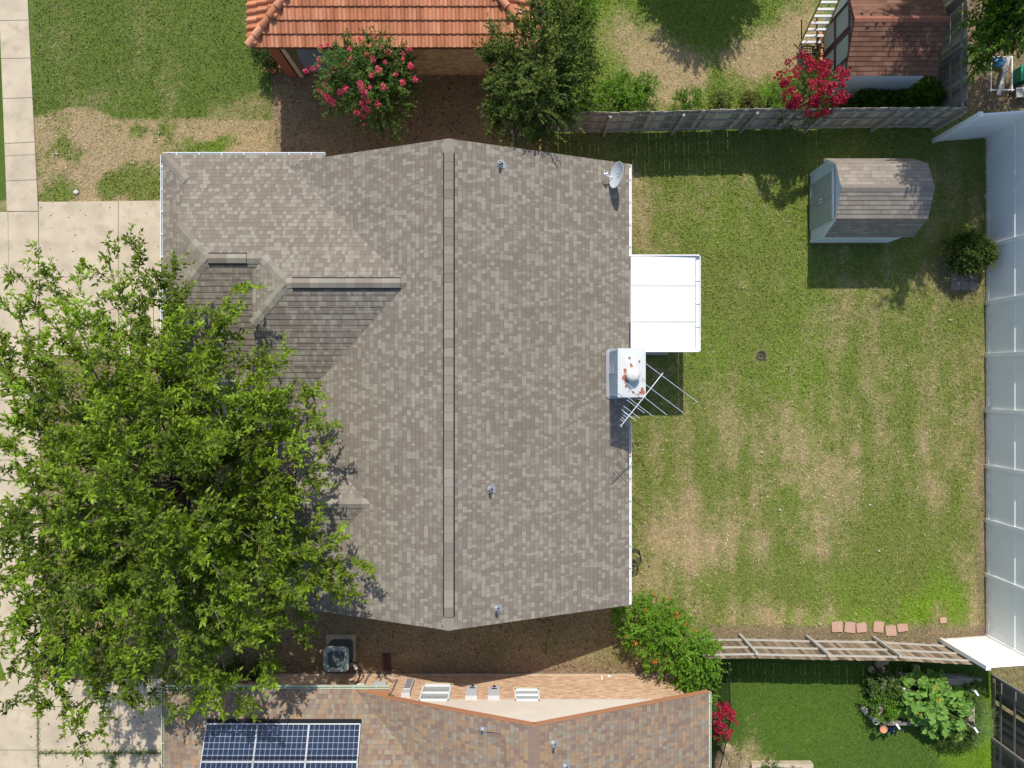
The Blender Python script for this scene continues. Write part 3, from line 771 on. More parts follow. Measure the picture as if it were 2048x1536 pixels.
top = ct.build('chimney_cover', plain('rust_stained_white_metal', (0.52, 0.53, 0.51), 0.5, 0.06, 2, stain=(4.0, 0.64, 0.70, (0.40, 0.17, 0.08))), house)
fp = MB(); c = W(1264, 749, cz+.05)
Mc = Matrix.Translation(c)
fp.lathe([(.16,0),(.16,.1),(.15,.1),(.15,.16)], Mc, 24); fp.lathe([(.2,.14),(.2,.2),(.17,.26),(.1,.3),(.0,.315)], Mc, 24)
fp.build('flue_cap', plain('pale_flue_metal', (0.62, 0.60, 0.55), 0.5, 0.08, 6), top, True)
rp = MB(); rr = random.Random(4)
for (px, py, r) in ((1249,753,.075),(1253,762,.06),(1250,742,.05),(1285,782,.07),(1279,787,.05),(1252,773,.04),(1266,785,.035),(1259,715,.035),(1279,723,.03),(1262,732,.06),(1258,783,.02)):
    c = W(px, py, cz+.012); n = 10
    zc = lambda x, y: cz+.058*max(0, 1-max(abs(x-3.373)/.37, abs(y-.317)/.67))+.009
    pts = []
    for i in range(n):
        q = r*(.5+.9*rr.random()); x = c.x+q*math.cos(6.283*i/n); y = c.y+q*1.2*math.sin(6.283*i/n)
        x = min(max(x, cx0), cx1); y = min(max(y, cy0), cy1); pts.append((x, y, zc(x, y)))
    rp.face(pts)
rp.build('rust_patch', M['rust'], top)

# ------------------------------------------------------------------ patio cover
pc = thing('patio_cover', 'flat white metal patio cover against the back eave of the grey roof', 'patio cover', (4.8, 2.5, 0))
x0 = 3.70; x1 = 5.86; z0 = 2.36; ys = [4.0, 3.08, 1.95, 1.03]
wm = plain('white_patio_panel', (0.70, 0.69, 0.665), 0.45, 0.02, 0.8, stain=(2.2, 0.68, 0.9, (0.70, 0.64, 0.55)))  # plain off-white panel coat with a few faint tan stains
for i in range(3):
    mb = MB(); a, b = ys[i+1]+.006, ys[i]-.006
    mb.prism([(x0,a,z0+.12),(x1-.14,a,z0+.06),(x1-.14,b,z0+.06),(x0,b,z0+.12)], (0,0,-.06))
    mb.bar((x0+.02,b-.012,z0+.122),(x1-.14,b-.012,z0+.063), .02, .014)
    for j in range(3): mb.lathe([(.013,0),(.013,.012),(0,.015)], Matrix.Translation(V((x1-.66,a+(b-a)*(.2+.3*j),z0+.073))), 8, m=1)
    mb.build('roof_panel', [wm, M['galv']], pc)
gutter(pc, (x1-.13,1.03,z0+.08), (x1-.13,4.0,z0+.08), (1,0,0), w=.16, h=.11, hang=.72, first=.1)
mb = MB(); mb.box(x0,x1-.02,4.0,4.03,z0-.04,z0+.13); mb.box(x0,x1-.02,1.0,1.03,z0-.04,z0+.13); mb.build('edge_beam', M['whitemetal'], pc)
for y in (1.2, 3.8):
    mb = MB(); mb.box(x1-.3,x1-.22,y-.04,y+.04,0,z0+.0); mb.build('post', M['white'], pc)
slab('patio', [(1258,540),(1335,540),(1335,710),(1258,710)], 0.05, M['concgrey'])
NO = V((0,0,0))

# satellite dish
dc = W(1237, 351, 3.2); dn = V((-0.915, 0.10, 0.39)).normalized()
dish = thing('satellite_dish', 'pale grey oval satellite dish at the upper right corner of the grey roof', 'satellite dish', (dc.x, dc.y, 2.6))
Rd = dn.to_track_quat('Z', 'Y').to_matrix().to_4x4()
Md = Matrix.Translation(dc) @ Rd
mb = MB(); R_ = .385; pr = [(R_*t, .085*t*t) for t in [0,.15,.3,.45,.6,.75,.9,1.0]]
mb.lathe([(r, z) for r, z in pr] + [(R_+.012,.088),(R_+.012,.08)] + [(r, z-.012) for r, z in pr[::-1]], Md, 36)
di = mb.build('reflector', plain('pale_grey_dish', (0.50, 0.545, 0.56), 0.4, 0.04, 2), dish, True)
# faded lettering-like emblem on the dish
mb = MB()
for k, (u, v_) in enumerate(((-.06,-.01),(-.02,-.01),(.02,-.01),(.06,-.01),(-.04,.05),(0,.055),(.04,.05))):
    q = Md @ V((v_*1.6-.05, u*1.3, .012)); mb.boxm(Matrix.Translation(q) @ Rd, .03, .028, .004)
mb.build('faded_emblem', plain('faded_grey_print', (0.30, 0.33, 0.35), 0.6), di)
foot = W(1231, 366, 2.62); foot.z = zE(foot.x)+.01
mb = MB(); mb.tube([foot, foot+V((.0,0,.2)), dc-dn*.06], .022, 8); mb.boxm(Matrix.Translation(foot) , .16, .16, .02); mb.boxm(Matrix.Translation(dc-dn*.03) @ Rd, .14, .2, .04); mb.build('mast', M['galv'], dish)
tip = W(1208, 350, 3.12)
mb = MB(); mb.tube([dc-V((0,0,.3))-dn*.02, tip], .016, 8); mb.tube([tip, tip+V((.0,.12,.06))], .014, 8); mb.build('feed_arm', M['white'], dish)
mb = MB(); mb.tube([tip+V((0,.02,.02)), tip+V((.07,.02,.05))], .03, 10); mb.tube([tip+V((.07,.02,.05)), tip+V((.11,.02,.065))], .042, 10); mb.build('receiver', M['white'], dish)

# television antenna on its mast beside the chimney
ta = thing('tv_antenna', 'long thin metal television aerial reaching over the eave beside the white chimney', 'antenna', tuple(W(1290, 795, 0)))
AZ = 5.1; a0 = W(1326, 746, AZ); a1 = W(1241, 853, AZ)
mb = MB(); mb.tube([a0, a1], .013, 8); mb.build('boom', M['alum'], ta)
mp = a0.lerp(a1, .5)
mb = MB(); mb.tube([(mp.x, mp.y, 0.0), (mp.x, mp.y, AZ+.1)], .018, 8); mb.build('mast', M['galv'], ta)
els = [((1290,726),(1396,805)),((1262,747),(1366,825)),((1236,753),(1334,830)),((1255,794),(1305,832)),((1254,800),(1289,826)),((1247,812),(1279,836)),((1243,819),(1273,842)),((1247,824),(1272,841)),((1240,838),(1249,844)),((1243,834),(1252,841)),((1247,830),(1256,837)),((1251,826),(1260,833)),((1240,849),(1244,855))]
for p, q in els:
    mb = MB(); mb.tube([W(*p, AZ+.012), W(*q, AZ+.012)], .008, 6); mb.build('element', M['alum'], ta)
# ------------------------------------------------------------------ neighbour with brown roof, below
nb = thing('brick_house', 'tan brick house at the bottom with brown multicoloured shingles, cream gable and rooftop solar panels', 'house', (-2, -13, 0))
NE = -9.49; fL = lambda x, y: 2.5+(NE-y)*S
GX, GZ, GL, GR_ = .62, 4.67, -4.88, 6.12; gs = (GZ-2.5)/(GX-GL)
fGl = lambda x, y: 2.5+(x-GL)*gs
fGr = lambda x, y: 2.5+(GR_-x)*gs
rf = MB(); YF = -9.6
nL = roof_plane(rf, P(fL, [(-10.83,NE),(-3.8,NE),(-3.8,YF-.02),(-3.5,-10.2),(.62,-14.2),(.62,-18),(-9.9,-18),(-9.9,-10.42)]), (0,-1))
nGl = roof_plane(rf, P(fGl, [(GL,NE-.01),(-3.8,YF),(GX,YF),(GX,-14.75)]), (1,0), uoff=2.2)
nGr = roof_plane(rf, P(fGr, [(GX,YF),(GR_,YF),(GR_,-18),(GX,-18)]), (-1,0), uoff=4.4)
nPs = roof_plane(rf, P(lambda x, y: 2.5+(x+10.83)*S, [(-10.83,NE),(-9.9,-10.42),(-9.9,-18),(-10.83,-18)]), (1,0), uoff=1.2)
nr = rf.build('roof', M['nroof'], nb)
c = MB(); caps(c, (-10.83,NE,2.5), (-9.93,-10.39,2.87), nL, nPs, .13); c.build('ridge_cap', M['nroof'], nr)
c = MB(); caps(c, (GX,-17,GZ), (GX,YF,GZ), nGl, nGr, .17); c.build('ridge_cap', plain('brown_cap_shingle', srgb(130,110,97), .95, .15, 3, 60), nr)
tr = MB()
brt = plain('red_brown_trim', (0.36, 0.165, 0.085), 0.6, 0.1)
def rtrim(a, b, w=.03, h=.17):
    a = V(a); b = V(b); tr.bar(a-V((0,0,h/2-.02)), b-V((0,0,h/2-.02)), w, h)
rtrim((-3.8,YF+.016,2.5+(-3.8-GL)*gs),(GX,YF+.016,GZ)); rtrim((GX,YF+.016,GZ),(GR_,YF+.016,2.5))
tr.face([(GL,NE-.03,2.5),(-3.8,NE-.03,2.5),(-3.8,YF+.004,2.5+(-3.8-GL)*gs)])
tr.build('rake_trim', brt, nb)
wb = MB(); YW = -10.08
wallpoly(wb, [(5.6,YW,-.1),(-10.4,YW,-.1),(-10.4,YW,1.95),(5.6,YW,1.95)], (1,0,0))
wallpoly(wb, [(5.6,-18,-.1),(5.6,YW,-.1),(5.6,YW,2.5),(5.6,-18,2.5)], (0,1,0)); wallpoly(wb, [(-10.4,YW,-.1),(-10.4,-18,-.1),(-10.4,-18,2.5),(-10.4,YW,2.5)], (0,1,0))
wb.build('wall', M['brick'], nb)
mb = MB(); mb.box(-10.45, 5.64, YW-.02, YW+.03, -.1, .03); mb.build('foundation', M['conc'], nb)
mb = MB(); mb.prism([(5.62,YW-.05,1.95),(-4.9,YW-.05,1.95),(-4.9,YW-.05,2.45),(GX,YW-.05,GZ-.1),(5.62,YW-.05,2.6)], (0,.075,0)); mb.build('gable_siding', M['siding'], nb)
gm = plain('pale_green_gutter', (0.50, 0.56, 0.42), 0.5, 0.15, 3); M['greengut'] = gm
gutter(nb, (-10.83,NE,2.5), (-3.82,NE,2.5), (0,1,0), mat='greengut'); gutter(nb, (-10.83,NE,2.5), (-10.83,-17,2.5), (-1,0,0), mat='greengut'); gutter(nb, (GR_,YF,2.5), (GR_,-17,2.5), (1,0,0), mat='greengut')
def nwin(px0, px1, z0, z1):
    k = (CAMZ-1.3)/FPX; xa = W(px0, 0, z0).x; xb = W(px1, 0, z0).x
    fr = MB(); y = YW+.035
    for (a, b, c_, d) in ((xa,xb,z0,z0+.06),(xa,xb,z1-.06,z1),(xa,xa+.06,z0,z1),(xb-.06,xb,z0,z1),(xa,xb,(z0+z1)/2-.03,(z0+z1)/2+.03)): fr.box(a,b,y-.03,y+(.03 if c_==z0 else .025 if b-a>.1 else .02),c_,d)
    w = fr.build('window', M['white'], nb)
    g = MB(); g.box(xa+.05, xb-.05, YW, YW+.014, z0+.05, z1-.05); g.build('pane', M['glass'], w)
    bl = MB()
    for i in range(9): bl.box(xa+.07, xb-.07, YW+.014, YW+.022, z0+.1+i*(z1-z0-.2)/9, z0+.1+(i+.55)*(z1-z0-.2)/9)
    bl.build('blind', plain('pale_blind', (.42,.44,.44), .6), w)
    s = MB(); s.box(xa-.05, xb+.05, YW, YW+.1, z0-.06, z0-.005); s.build('sill', M['conc'], w)
nwin(846, 904, .92, 2.05); nwin(1029, 1078, 1.25, 2.05)
gb = plain('meter_box_grey', (0.50, 0.51, 0.53), 0.45, 0.06)
def ubox(px, w, z0, z1, d, meter):
    x = W(px, 1385, (z0+z1)/2).x; b = MB()
    b.box(x-w/2, x+w/2, YW, YW+d, z0, z1); b.box(x-w/2-.012, x+w/2+.012, YW, YW+d+.012, z1-.05, z1+.006)
    o = b.build('utility_box', gb, nb)
    q = MB()
    if meter:
        q.box(x-.09, x+.09, YW+d, YW+d+.008, z0+.16, z0+.24); q.tube([(x,YW+d,z0+.06),(x,YW+d+.03,z0+.06)], .05, 12)
        q.build('switch', M['black'], o)
        r_ = MB(); r_.box(x-.14, x-.08, YW+d, YW+d+.006, z0+.05, z0+.1); r_.build('warning_label', plain('red_sticker', (.5,.03,.03)), o)
    else:
        q.box(x-w/2+.03, x+w/2-.03, YW+d, YW+d+.02, z0+.06, z1-.3); q.build('door', M['alum'], o)
ubox(816, .26, .62, 1.75, .14, False); ubox(944, .36, 1.15, 1.95, .13, True); ubox(988, .36, 1.2, 1.95, .13, True)
mb = MB(); mb.box(-4.62,-4.2,YW,YW+.1,.75,1.35); mb.tube([(-4.5,YW+.06,.02),(-4.5,YW+.06,.75)], .03, 8); mb.build('junction_box', gb, nb)
mb = MB(); mb.tube([(-4.35,YW+.05,.1),(-4.3,YW+.16,.5),(-4.0,YW+.12,.8),(-3.9,YW+.05,.5),(-3.95,YW+.05,1.9)], .018, 6); mb.tube([(-4.95,YW+.04,.05),(-4.95,YW+.06,1.2),(-5.02,YW+.06,2.2)], .025, 8); mb.build('conduit', M['galv'], nb)
mb = MB(); mb.box(-5.15,-4.9,YW,YW+.12,1.0,1.5); mb.build('meter_base', M['whitemetal'], nb)
mb = MB(); mb.box(3.3,3.42,YW,YW+.03,.1,.14); mb.tube([(.62+2.45,YW,.35),(.62+2.45,YW+.1,.35)], .03, 8); mb.build('spigot', M['whitemetal'], nb)
# roof pipes
def zG(px, py):
    z = 4
    for _ in range(5):
        p = W(px, py, z); z = fGl(p.x, p.y) if p.x < GX else fGr(p.x, p.y)
    return z
vent_pipe(nb, 1106, 1487, zG(1106,1487), nGr, fl='galv', h=.3); vent_pipe(nb, 964, 1460, zG(964,1460), nGl, fl='galv', mat='woodbrown', h=.12); vent_pipe(nb, 1130, 1533, zG(1130,1533), nGr, fl='galv', h=.2)
cpts = []
for (px, py) in ((966,1463),(985,1463),(1000,1466),(1008,1475),(1010,1500),(1010,1545)): cpts.append(W(px, py, zG(px, py)+.05))
mb = MB(); mb.tube(cpts, .022, 8); mb.build('roof_conduit', plain('brown_conduit', (.22,.14,.10), .6), nb)

# solar panels
pm = NT('solar_cells')
uvn = pm.n("ShaderNodeUVMap", uv_map="UVMap").outputs[0]; spx = pm.n("ShaderNodeSeparateXYZ"); pm.l(uvn, spx.inputs[0])
fu = pm.math('FRACT', spx.outputs[0]); fv = pm.math('FRACT', spx.outputs[1])
edge = lambda f, w: pm.math('GREATER_THAN', pm.math('ABSOLUTE', pm.math('SUBTRACT', f, 0.5)), 0.5-w)
ln = pm.math('MAXIMUM', edge(fu, .04), edge(fv, .045))
dm = pm.math('GREATER_THAN', pm.math('ADD', pm.math('ABSOLUTE', pm.math('SUBTRACT', fu, .5)), pm.math('ABSOLUTE', pm.math('SUBTRACT', fv, .5))), 0.86)
bus = pm.math('MULTIPLY', pm.math('LESS_THAN', pm.math('FRACT', pm.math('MULTIPLY', fv, 3)), .12), .25)
cell = pm.mix(bus, pm.mix(pm.noise(3, 3), (0.008, 0.013, 0.032), (0.014, 0.026, 0.062)), (.1,.12,.15))
pm.base(pm.mix(pm.math('MAXIMUM', ln, dm), cell, (0.24, 0.29, 0.34))); pm.rough(0.12); pm.p.inputs['Specular IOR Level'].default_value = 0.6
M['cells'] = pm.m
def panel(i, j):
    x0 = -9.30 + i*1.565; x1 = x0+1.545
    s0 = -10.36 - j*.955; s1 = s0-.935
    zf = lambda y: fL(0, y)+.11
    lab = ['top left', 'top middle', 'top right', 'lower left', 'lower middle', 'lower right'][j*3+i]
    c = ((x0+x1)/2, (s0+s1)/2, zf((s0+s1)/2))
    ow_ = {0: 'at the left end', 1: 'in the middle', 2: 'at the right end'}[i]
    r = thing('solar_panel', 'solar panel %s of the %s row on the brown roof' % (ow_, 'upper' if j == 0 else 'cut-off lower'), 'solar panel', c, 'solar panels on the brown roof')
    mb = MB(); q = [(x0,s0,zf(s0)),(x1,s0,zf(s0)),(x1,s1,zf(s1)),(x0,s1,zf(s1))]
    mb.face([q[3],q[2],q[1],q[0]], [(0,0),(10,0),(10,6),(0,6)]); mb.build('cell_sheet', M['cells'], r)
    f = MB(); up = V((0, S, 1)).normalized()
    for a, b in ((0,1),(1,2),(2,3),(3,0)): f.bar(V(q[a])-V((0,0,.012)), V(q[b])-V((0,0,.012)), .03, .04, up)
    f.build('frame', M['galv'], r)
    t = MB(); t.bar(V((x0,s0+.07,zf(s0)-.05)), V((x1+.02,s0+.07,zf(s0)-.05)), .11, .03)
    for x in (x0+.3, x1-.3): t.bar(V((x,s0,zf(s0)-.08)), V((x,s1,zf(s1)-.08)), .04, .05)
    t.build('mounting_rail', M['black'], r)
for j in range(2):
    for i in range(3): panel(i, j)

# ------------------------------------------------------------------ tile-roofed house, top
th = thing('brick_house', 'brown brick house at the top with orange clay tile roof', 'house', (-3.6, 15, 0))
tz = 2.9; tx0, tx1, ty = -8.06, .87, 10.29; ts = 0.36
tile = NT('clay_tile')
tc = tile.ramp(tile.attr(), [(0, (0.38, 0.145, 0.068)), (.5, (0.49, 0.195, 0.095)), (1, (0.57, 0.26, 0.14))])
tc = tile.mix(1.0, tc, tile.gray(tile.math('MULTIPLY', tile.math('MULTIPLY_ADD', tile.noise(1.8, 4), .5, .75), tile.math('MULTIPLY_ADD', tile.noise(30, 3), .3, .85))), 'MULTIPLY')
stn = tile.n("ShaderNodeMapping"); tile.l(tile.geo(), stn.inputs[0]); stn.inputs['Scale'].default_value = (9, .9, .9)
mr = tile.n("ShaderNodeMapRange"); mr.inputs[1].default_value = .56; mr.inputs[2].default_value = .72; tile.l(tile.noise(1.0, 4, .6, vec=stn.outputs[0]), mr.inputs[0])
tc = tile.mix(tile.math('MULTIPLY', mr.outputs[0], .5), tc, (.16,.09,.06))
tile.base(tc); tile.rough(.75); tile.bump(tile.noise(50, 3), .003); M['tile'] = tile.m
def tile_plane(mb, o, u, upd, ulen, vlen, inside, cw=.235, ch=.375):
    """S-tile slope: o eave corner, u along the eave, upd horizontal uphill direction"""
    o = V(o); u = V(u); upd = V(upd); vv = (upd+V((0,0,ts))).normalized(); nn = u.cross(vv)
    if nn.z < 0: nn = -nn
    K = 8; rows = int(vlen/ch)+1; cols = int(ulen/cw)+1; r = random.Random(9)
    prof = lambda k: .075*max(0.0, math.sin(math.pi*min(1, (k % K)/K/.62)))**.8 if (k % K)/K < .62 else .012*(-math.sin(math.pi*((k % K)/K-.62)/.38))
    for j in range(rows):
        for i in range(cols):
            tt = r.random()
            if not inside((i+.5)*cw, (j+.4)*ch): continue
            for k in range(K):
                k0, k1 = k, k+1; h0, h1 = prof(k0), (prof(k1) if k1 < K else 0.0)
                u0, u1 = (i+k0/K)*cw, (i+k1/K)*cw
                a = o+u*u0+vv*(j*ch)+nn*(h0+.05); b = o+u*u1+vv*(j*ch)+nn*(h1+.05)
                c_ = o+u*u1+vv*((j+1)*ch)+nn*(h1+.008); d = o+u*u0+vv*((j+1)*ch)+nn*(h0+.008)
                mb.face([a,b,c_,d] if (b-a).cross(d-a).z > 0 else [d,c_,b,a], t=tt)
                a2, b2 = a-nn*.05, b-nn*.05
                mb.face([a2,b2,b,a], t=tt*.5)
mb = MB(); run = (tx1-tx0)/2; L_ = run*math.sqrt(1+ts*ts); f_ = math.sqrt(1+ts*ts)
tile_plane(mb, (tx0,ty,tz), (1,0,0), (0,1,0), tx1-tx0, min(L_, 4.6), lambda uu, vv: uu > vv/f_-.05 and (tx1-tx0-uu) > vv/f_-.05)
tile_plane(mb, (tx0,ty,tz), (0,1,0), (1,0,0), 6.0, L_, lambda uu, vv: uu > vv/f_-.05)
tile_plane(mb, (tx1,ty,tz), (0,1,0), (-1,0,0), 6.0, L_, lambda uu, vv: uu > vv/f_-.05)
trf = mb.build('roof', M['tile'], th)
def hip_tiles(a, d, n):
    a = V(a); d = V(d).normalized(); r = random.Random(2)
    mb = MB()
    for i in range(n):
        p = a + d*(.36*i) + V((0,0,.07)); q = p+d*.42
        t = r.random()
        mb.tube([p+V((0,0,.02)), q], [.125, .10], 14, t=t)
    mb.build('hip_tile', M['tile'], trf, False)
hip_tiles((tx0+.02,ty+.02,tz), (1,1,ts), 9); hip_tiles((tx1-.02,ty+.02,tz), (-1,1,ts), 9)
wb = MB(); wy = 10.72
wallpoly(wb, [(-5.6,wy,-.1),(.55,wy,-.1),(.55,wy,2.9),(-5.6,wy,2.9)], (1,0,0)); wallpoly(wb, [(.55,wy,-.1),(.55,18,-.1),(.55,18,2.9),(.55,wy,2.9)], (0,1,0)); wallpoly(wb, [(-7.9,17,-.1),(-7.9,12.6,-.1),(-7.9,12.6,2.9),(-7.9,17,2.9)], (0,1,0)); wallpoly(wb, [(-5.6,12.6,-.1),(-5.6,wy,-.1),(-5.6,wy,2.9),(-5.6,12.6,2.9)], (0,1,0)); wallpoly(wb, [(-7.9,12.6,-.1),(-5.6,12.6,-.1),(-5.6,12.6,2.9),(-7.9,12.6,2.9)], (1,0,0))
wb.build('wall', M['brickdark'], th)
mb = MB(); mb.box(-7.75,-7.42,10.62,11.0,-.1,2.85); mb.build('porch_post', plain('red_brown_wood', (.24,.085,.05), .7, .15), th)
mb = MB()
for y in (10.9,): mb.box(-7.35,-7.2,10.62,11.0,0,2.85)
mb.build('brick_pier', M['brickdark'], th)
mb = MB(); mb.box(tx0+.03, tx1-.03, ty+.03, ty+.06, tz-.2, tz-.005); mb.box(tx0+.03, tx0+.06, ty+.06, 17, tz-.2, tz-.005); mb.box(tx1-.06, tx1-.03, ty+.06, 17, tz-.2, tz-.005); mb.build('fascia', plain('dark_brown_fascia', (.10,.05,.03), .7), th)
slab('entry_path', [(590,60),(668,60),(668,142),(600,142)], .02, M['concgrey'])
vent_pipe(th, 1041, 27, 3.0, (0,0,1), mat='whitemetal', flat=False, r=.06, h=.2)

# ------------------------------------------------------------------ sheds
shed = thing('garden_shed', 'grey barn-roofed garden shed standing on the back lawn', 'shed', (11.6, 6.08, 0))
sx0, sx1, sc = 10.2, 13.1, 6.08
pf = [(-1.28,1.4),(-.87,2.23),(0,2.6),(.87,2.23),(1.28,1.4)]
rf = MB()
for i in range(4):
    (ya, za), (yb, zb) = pf[i], pf[i+1]
    if za > zb: ya, za, yb, zb = yb, zb, ya, za
    lo = (ya, za) if za < zb else (yb, zb); hi = (yb, zb) if za < zb else (ya, za)
    roof_plane(rf, [(sx0,sc+lo[0],lo[1]),(sx1,sc+lo[0],lo[1]),(sx1,sc+hi[0],hi[1]),(sx0,sc+hi[0],hi[1])], (0, 1 if lo[0] < 0 else -1), e=.14, step=.01, uoff=i*2.7)
sr = rf.build('roof', M['shedroof'], shed)
cp = MB(); caps(cp, (sx0,sc,2.6),(sx1,sc,2.6), V((0,.39,.92)), V((0,-.39,.92)), .12, .3, .012); cp.build('ridge_cap', plain('weathered_cap_shingle', srgb(118,111,102), .95, .15, 3, 60), sr)
bw = plain('pale_blue_grey_boards', (0.60, 0.68, 0.68), 0.6, 0.08, 2.5, 30)
wl = MB(); wp = [(-1.2,0.05),(-1.2,1.44),(-.84,2.14),(0,2.5),(.84,2.14),(1.2,1.44),(1.2,.05)]
wl.prism([(sx0+.12, sc+y, z) for y, z in wp], (sx1-sx0-.24, 0, 0)); wl.build('wall', bw, shed)
mb = MB(); mb.box(sx0+.1,sx1-.1,sc-1.21,sc+1.21,0,.07); mb.build('floor_skid', M['woodbrown'], shed)
tm = MB()
for i in range(4):
    a, b = pf[i], pf[i+1]; tm.bar(V((sx0+.03,sc+a[0]*.985,a[1]-.06)), V((sx0+.03,sc+b[0]*.985,b[1]-.06)), .05, .09, up=V((0,-(b[1]-a[1]),(b[0]-a[0]))))
    tm.bar(V((sx0+.1,sc+wp[i+1][0],wp[i+1][1]-.1)), V((sx0+.1,sc+wp[i+2][0],wp[i+2][1]-.1)), .03, .1, up=V((0,-(b[1]-a[1]),(b[0]-a[0]))))
for y in (-1.16, 1.16): tm.box(sx0+.095, sx0+.118, sc+y-.045, sc+y+.045, .05, 1.44)
tm.build('trim', bw, shed)
dm_ = plain('sage_grey_door', (0.36, 0.40, 0.34), 0.65, 0.1, 3)
for s, yy in ((0, sc-.78), (1, sc+.0)):
    mb = MB(); xx = sx0+.085; y0, y1 = yy+.01, yy+.77
    mb.box(xx, xx+.033, y0, y1, .12, 1.85)
    for (a, b, c_, d) in ((y0,y1,.12,.2),(y0,y1,1.77,1.85),(y0,y0+.07,.2,1.77),(y1-.07,y1,.2,1.77),(y0+.07,y1-.07,.95,1.02)): mb.box(xx-.02, xx-.001, a, b, c_, d)
    if s: mb.bar((xx-.012,y0+.1,1.03),(xx-.012,y1-.1,1.75),.02,.06)
    dd = mb.build('door', dm_, shed)
    h = MB(); h.box(xx-.05, xx-.021, (y1-.06 if not s else y0+.02), (y1-.02 if not s else y0+.06), .9, 1.15); h.build('handle', M['white'], dd)
mb = MB(); mb.bar((sx0+.05,sc-.82,1.93),(sx0+.05,sc+.82,1.93),.05,.07); mb.build('door_header', M['white'], shed)

rs = thing('garden_shed', 'red-brown shingled shed with maroon trimmed double doors in the top right yard', 'shed', (12, 11.2, 0))
X0, X1 = 10.52, 13.4; rp_ = [(9.72,2.2),(11.22,2.8),(12.72,2.2)]
rf = MB()
r1 = roof_plane(rf, [(X0,9.72,2.2),(X1,9.72,2.2),(X1,11.22,2.8),(X0,11.22,2.8)], (0,1), e=.14, step=.01)
r2 = roof_plane(rf, [(X0,12.72,2.2),(X1,12.72,2.2),(X1,11.22,2.8),(X0,11.22,2.8)], (0,-1), e=.14, step=.01, uoff=3)
rr_ = rf.build('roof', M['redroof'], rs)
cp = MB(); caps(cp, (X0,11.22,2.8),(X1,11.22,2.8), r2, r1, .1, .3, .01); cp.build('ridge_cap', plain('faded_red_cap', srgb(140,92,74), .95, .15, 3), rr_)
wl = MB(); wl.prism([(10.76,9.9,0),(10.76,9.9,2.24),(10.76,11.22,2.72),(10.76,12.54,2.24),(10.76,12.54,0)], (2.5,0,0)); wl.build('wall', plain('pale_grey_boards', (.56,.62,.62), .6, .06, 2), rs)
for k, y0 in enumerate((10.35, 11.28)):
    mb = MB(); mb.box(10.70,10.755,y0,y0+.9,.1,2.15); dd = mb.build('door', plain('sage_shed_door', (.36,.42,.38), .6, .06), rs)
    f = MB()
    for (a, b, c_, d) in ((y0,y0+.9,.1,.2),(y0,y0+.9,2.05,2.15),(y0,y0+.09,.2,2.05),(y0+.81,y0+.9,.2,2.05),(y0+.09,y0+.81,1.05,1.15)): f.box(10.675,10.699,a,b,c_,d)
    f.build('door_trim', plain('maroon_trim', (.065,.022,.028), .6), dd)
mb = MB(); mb.bar((10.54,9.72,2.12),(10.54,11.22,2.72),.03,.12); mb.bar((10.54,11.22,2.72),(10.54,12.72,2.12),.03,.12); mb.build('fascia', plain('maroon_fascia', (.10,.03,.03), .6), rs)
mb = MB()
for (px, py) in ((1725,27),(1742,27),(1785,20),(1752,46),(1740,52),(1770,46)):
    p = W(px, py, 2.8); p.z = 2.8-abs(p.y-11.22)*.4+.03; a = rnd.random()*6; mb.bar(p, p+V((.09*math.cos(a),.06*math.sin(a),0)), .02, .02); mb.bar(p, p+V((.05*math.sin(a),-.09*math.cos(a),0)), .02, .02)
mb.build('fallen_twigs', M['black'], rs)

# ------------------------------------------------------------------ fences
def wood_fence(label, pts, face, mat, railmat, H=1.83, gap=.012, group=None, seed=1, tint=None):
    """pts: world x,y of posts; face (+-1) = side of the rails along the left normal"""
    c = V((sum(p[0] for p in pts)/len(pts), sum(p[1] for p in pts)/len(pts), 0))
    root = thing('wood_fence', label, 'fence', c, group); r = random.Random(seed)
    for i in range(len(pts)-1):
        a = V((*pts[i], 0)); b = V((*pts[i+1], 0)); d = (b-a); L = d.length; d.normalize(); n = V((-d.y, d.x, 0))*face
        mb = MB(); t = 0.0
        while t < L-.02:
            w = min(.135+r.uniform(-.012,.012), L-t); h = H+r.uniform(-.035,.02)
            if r.random() > .01:
                p = a+d*(t+w/2)+n*r.uniform(-.006,.006)
                M_ = Matrix.Translation(p+V((0,0,h/2+.02))) @ Matrix.Rotation(math.atan2(d.y, d.x)+r.uniform(-.02,.02), 4, 'Z') @ Matrix.Rotation(r.uniform(-.012,.012), 4, 'Y')
                mb.boxm(M_, w, .016, h, t=r.random())
            t += w+r.choice((.002,.003,.004,gap*.6))
        mb.build('picket_panel', mat, root)
        for z in (.3, 1.0, H-.22):
            mb = MB(); mb.bar(a+n*.035+V((0,0,z+r.uniform(-.02,.02))), b+n*.035+V((0,0,z+r.uniform(-.02,.02))), .04, .085); mb.build('rail', railmat, root)
    for i, p in enumerate(pts):
        a = V((*pts[max(0,i-1)],0)); b = V((*pts[min(len(pts)-1,i+1)],0)); d = (b-a).normalized(); n = V((-d.y,d.x,0))*face
        q = V((*p,0))+n*.1
        mb = MB(); M_ = Matrix.Translation(q+V((0,0,(H-.08)/2))) @ Matrix.Rotation(math.atan2(d.y,d.x), 4, 'Z'); mb.boxm(M_, .09, .09, H-.08, t=r.random()); mb.build('post', railmat, root)
    return root
k0 = CAMZ/FPX
g2 = lambda px, py: ((px-1024)*k0, (768-py)*k0)
M['railgrey'] = plain('grey_rail_wood', (.30,.275,.225), .9, .2, 5, 60)
M['raildark'] = plain('dark_rail_wood', (.2,.18,.15), .9, .2, 5, 60)
M['wooddark'] = plain('dark_stained_wood', (.13,.105,.075), .9, .25, 5, 60, tint=.5)
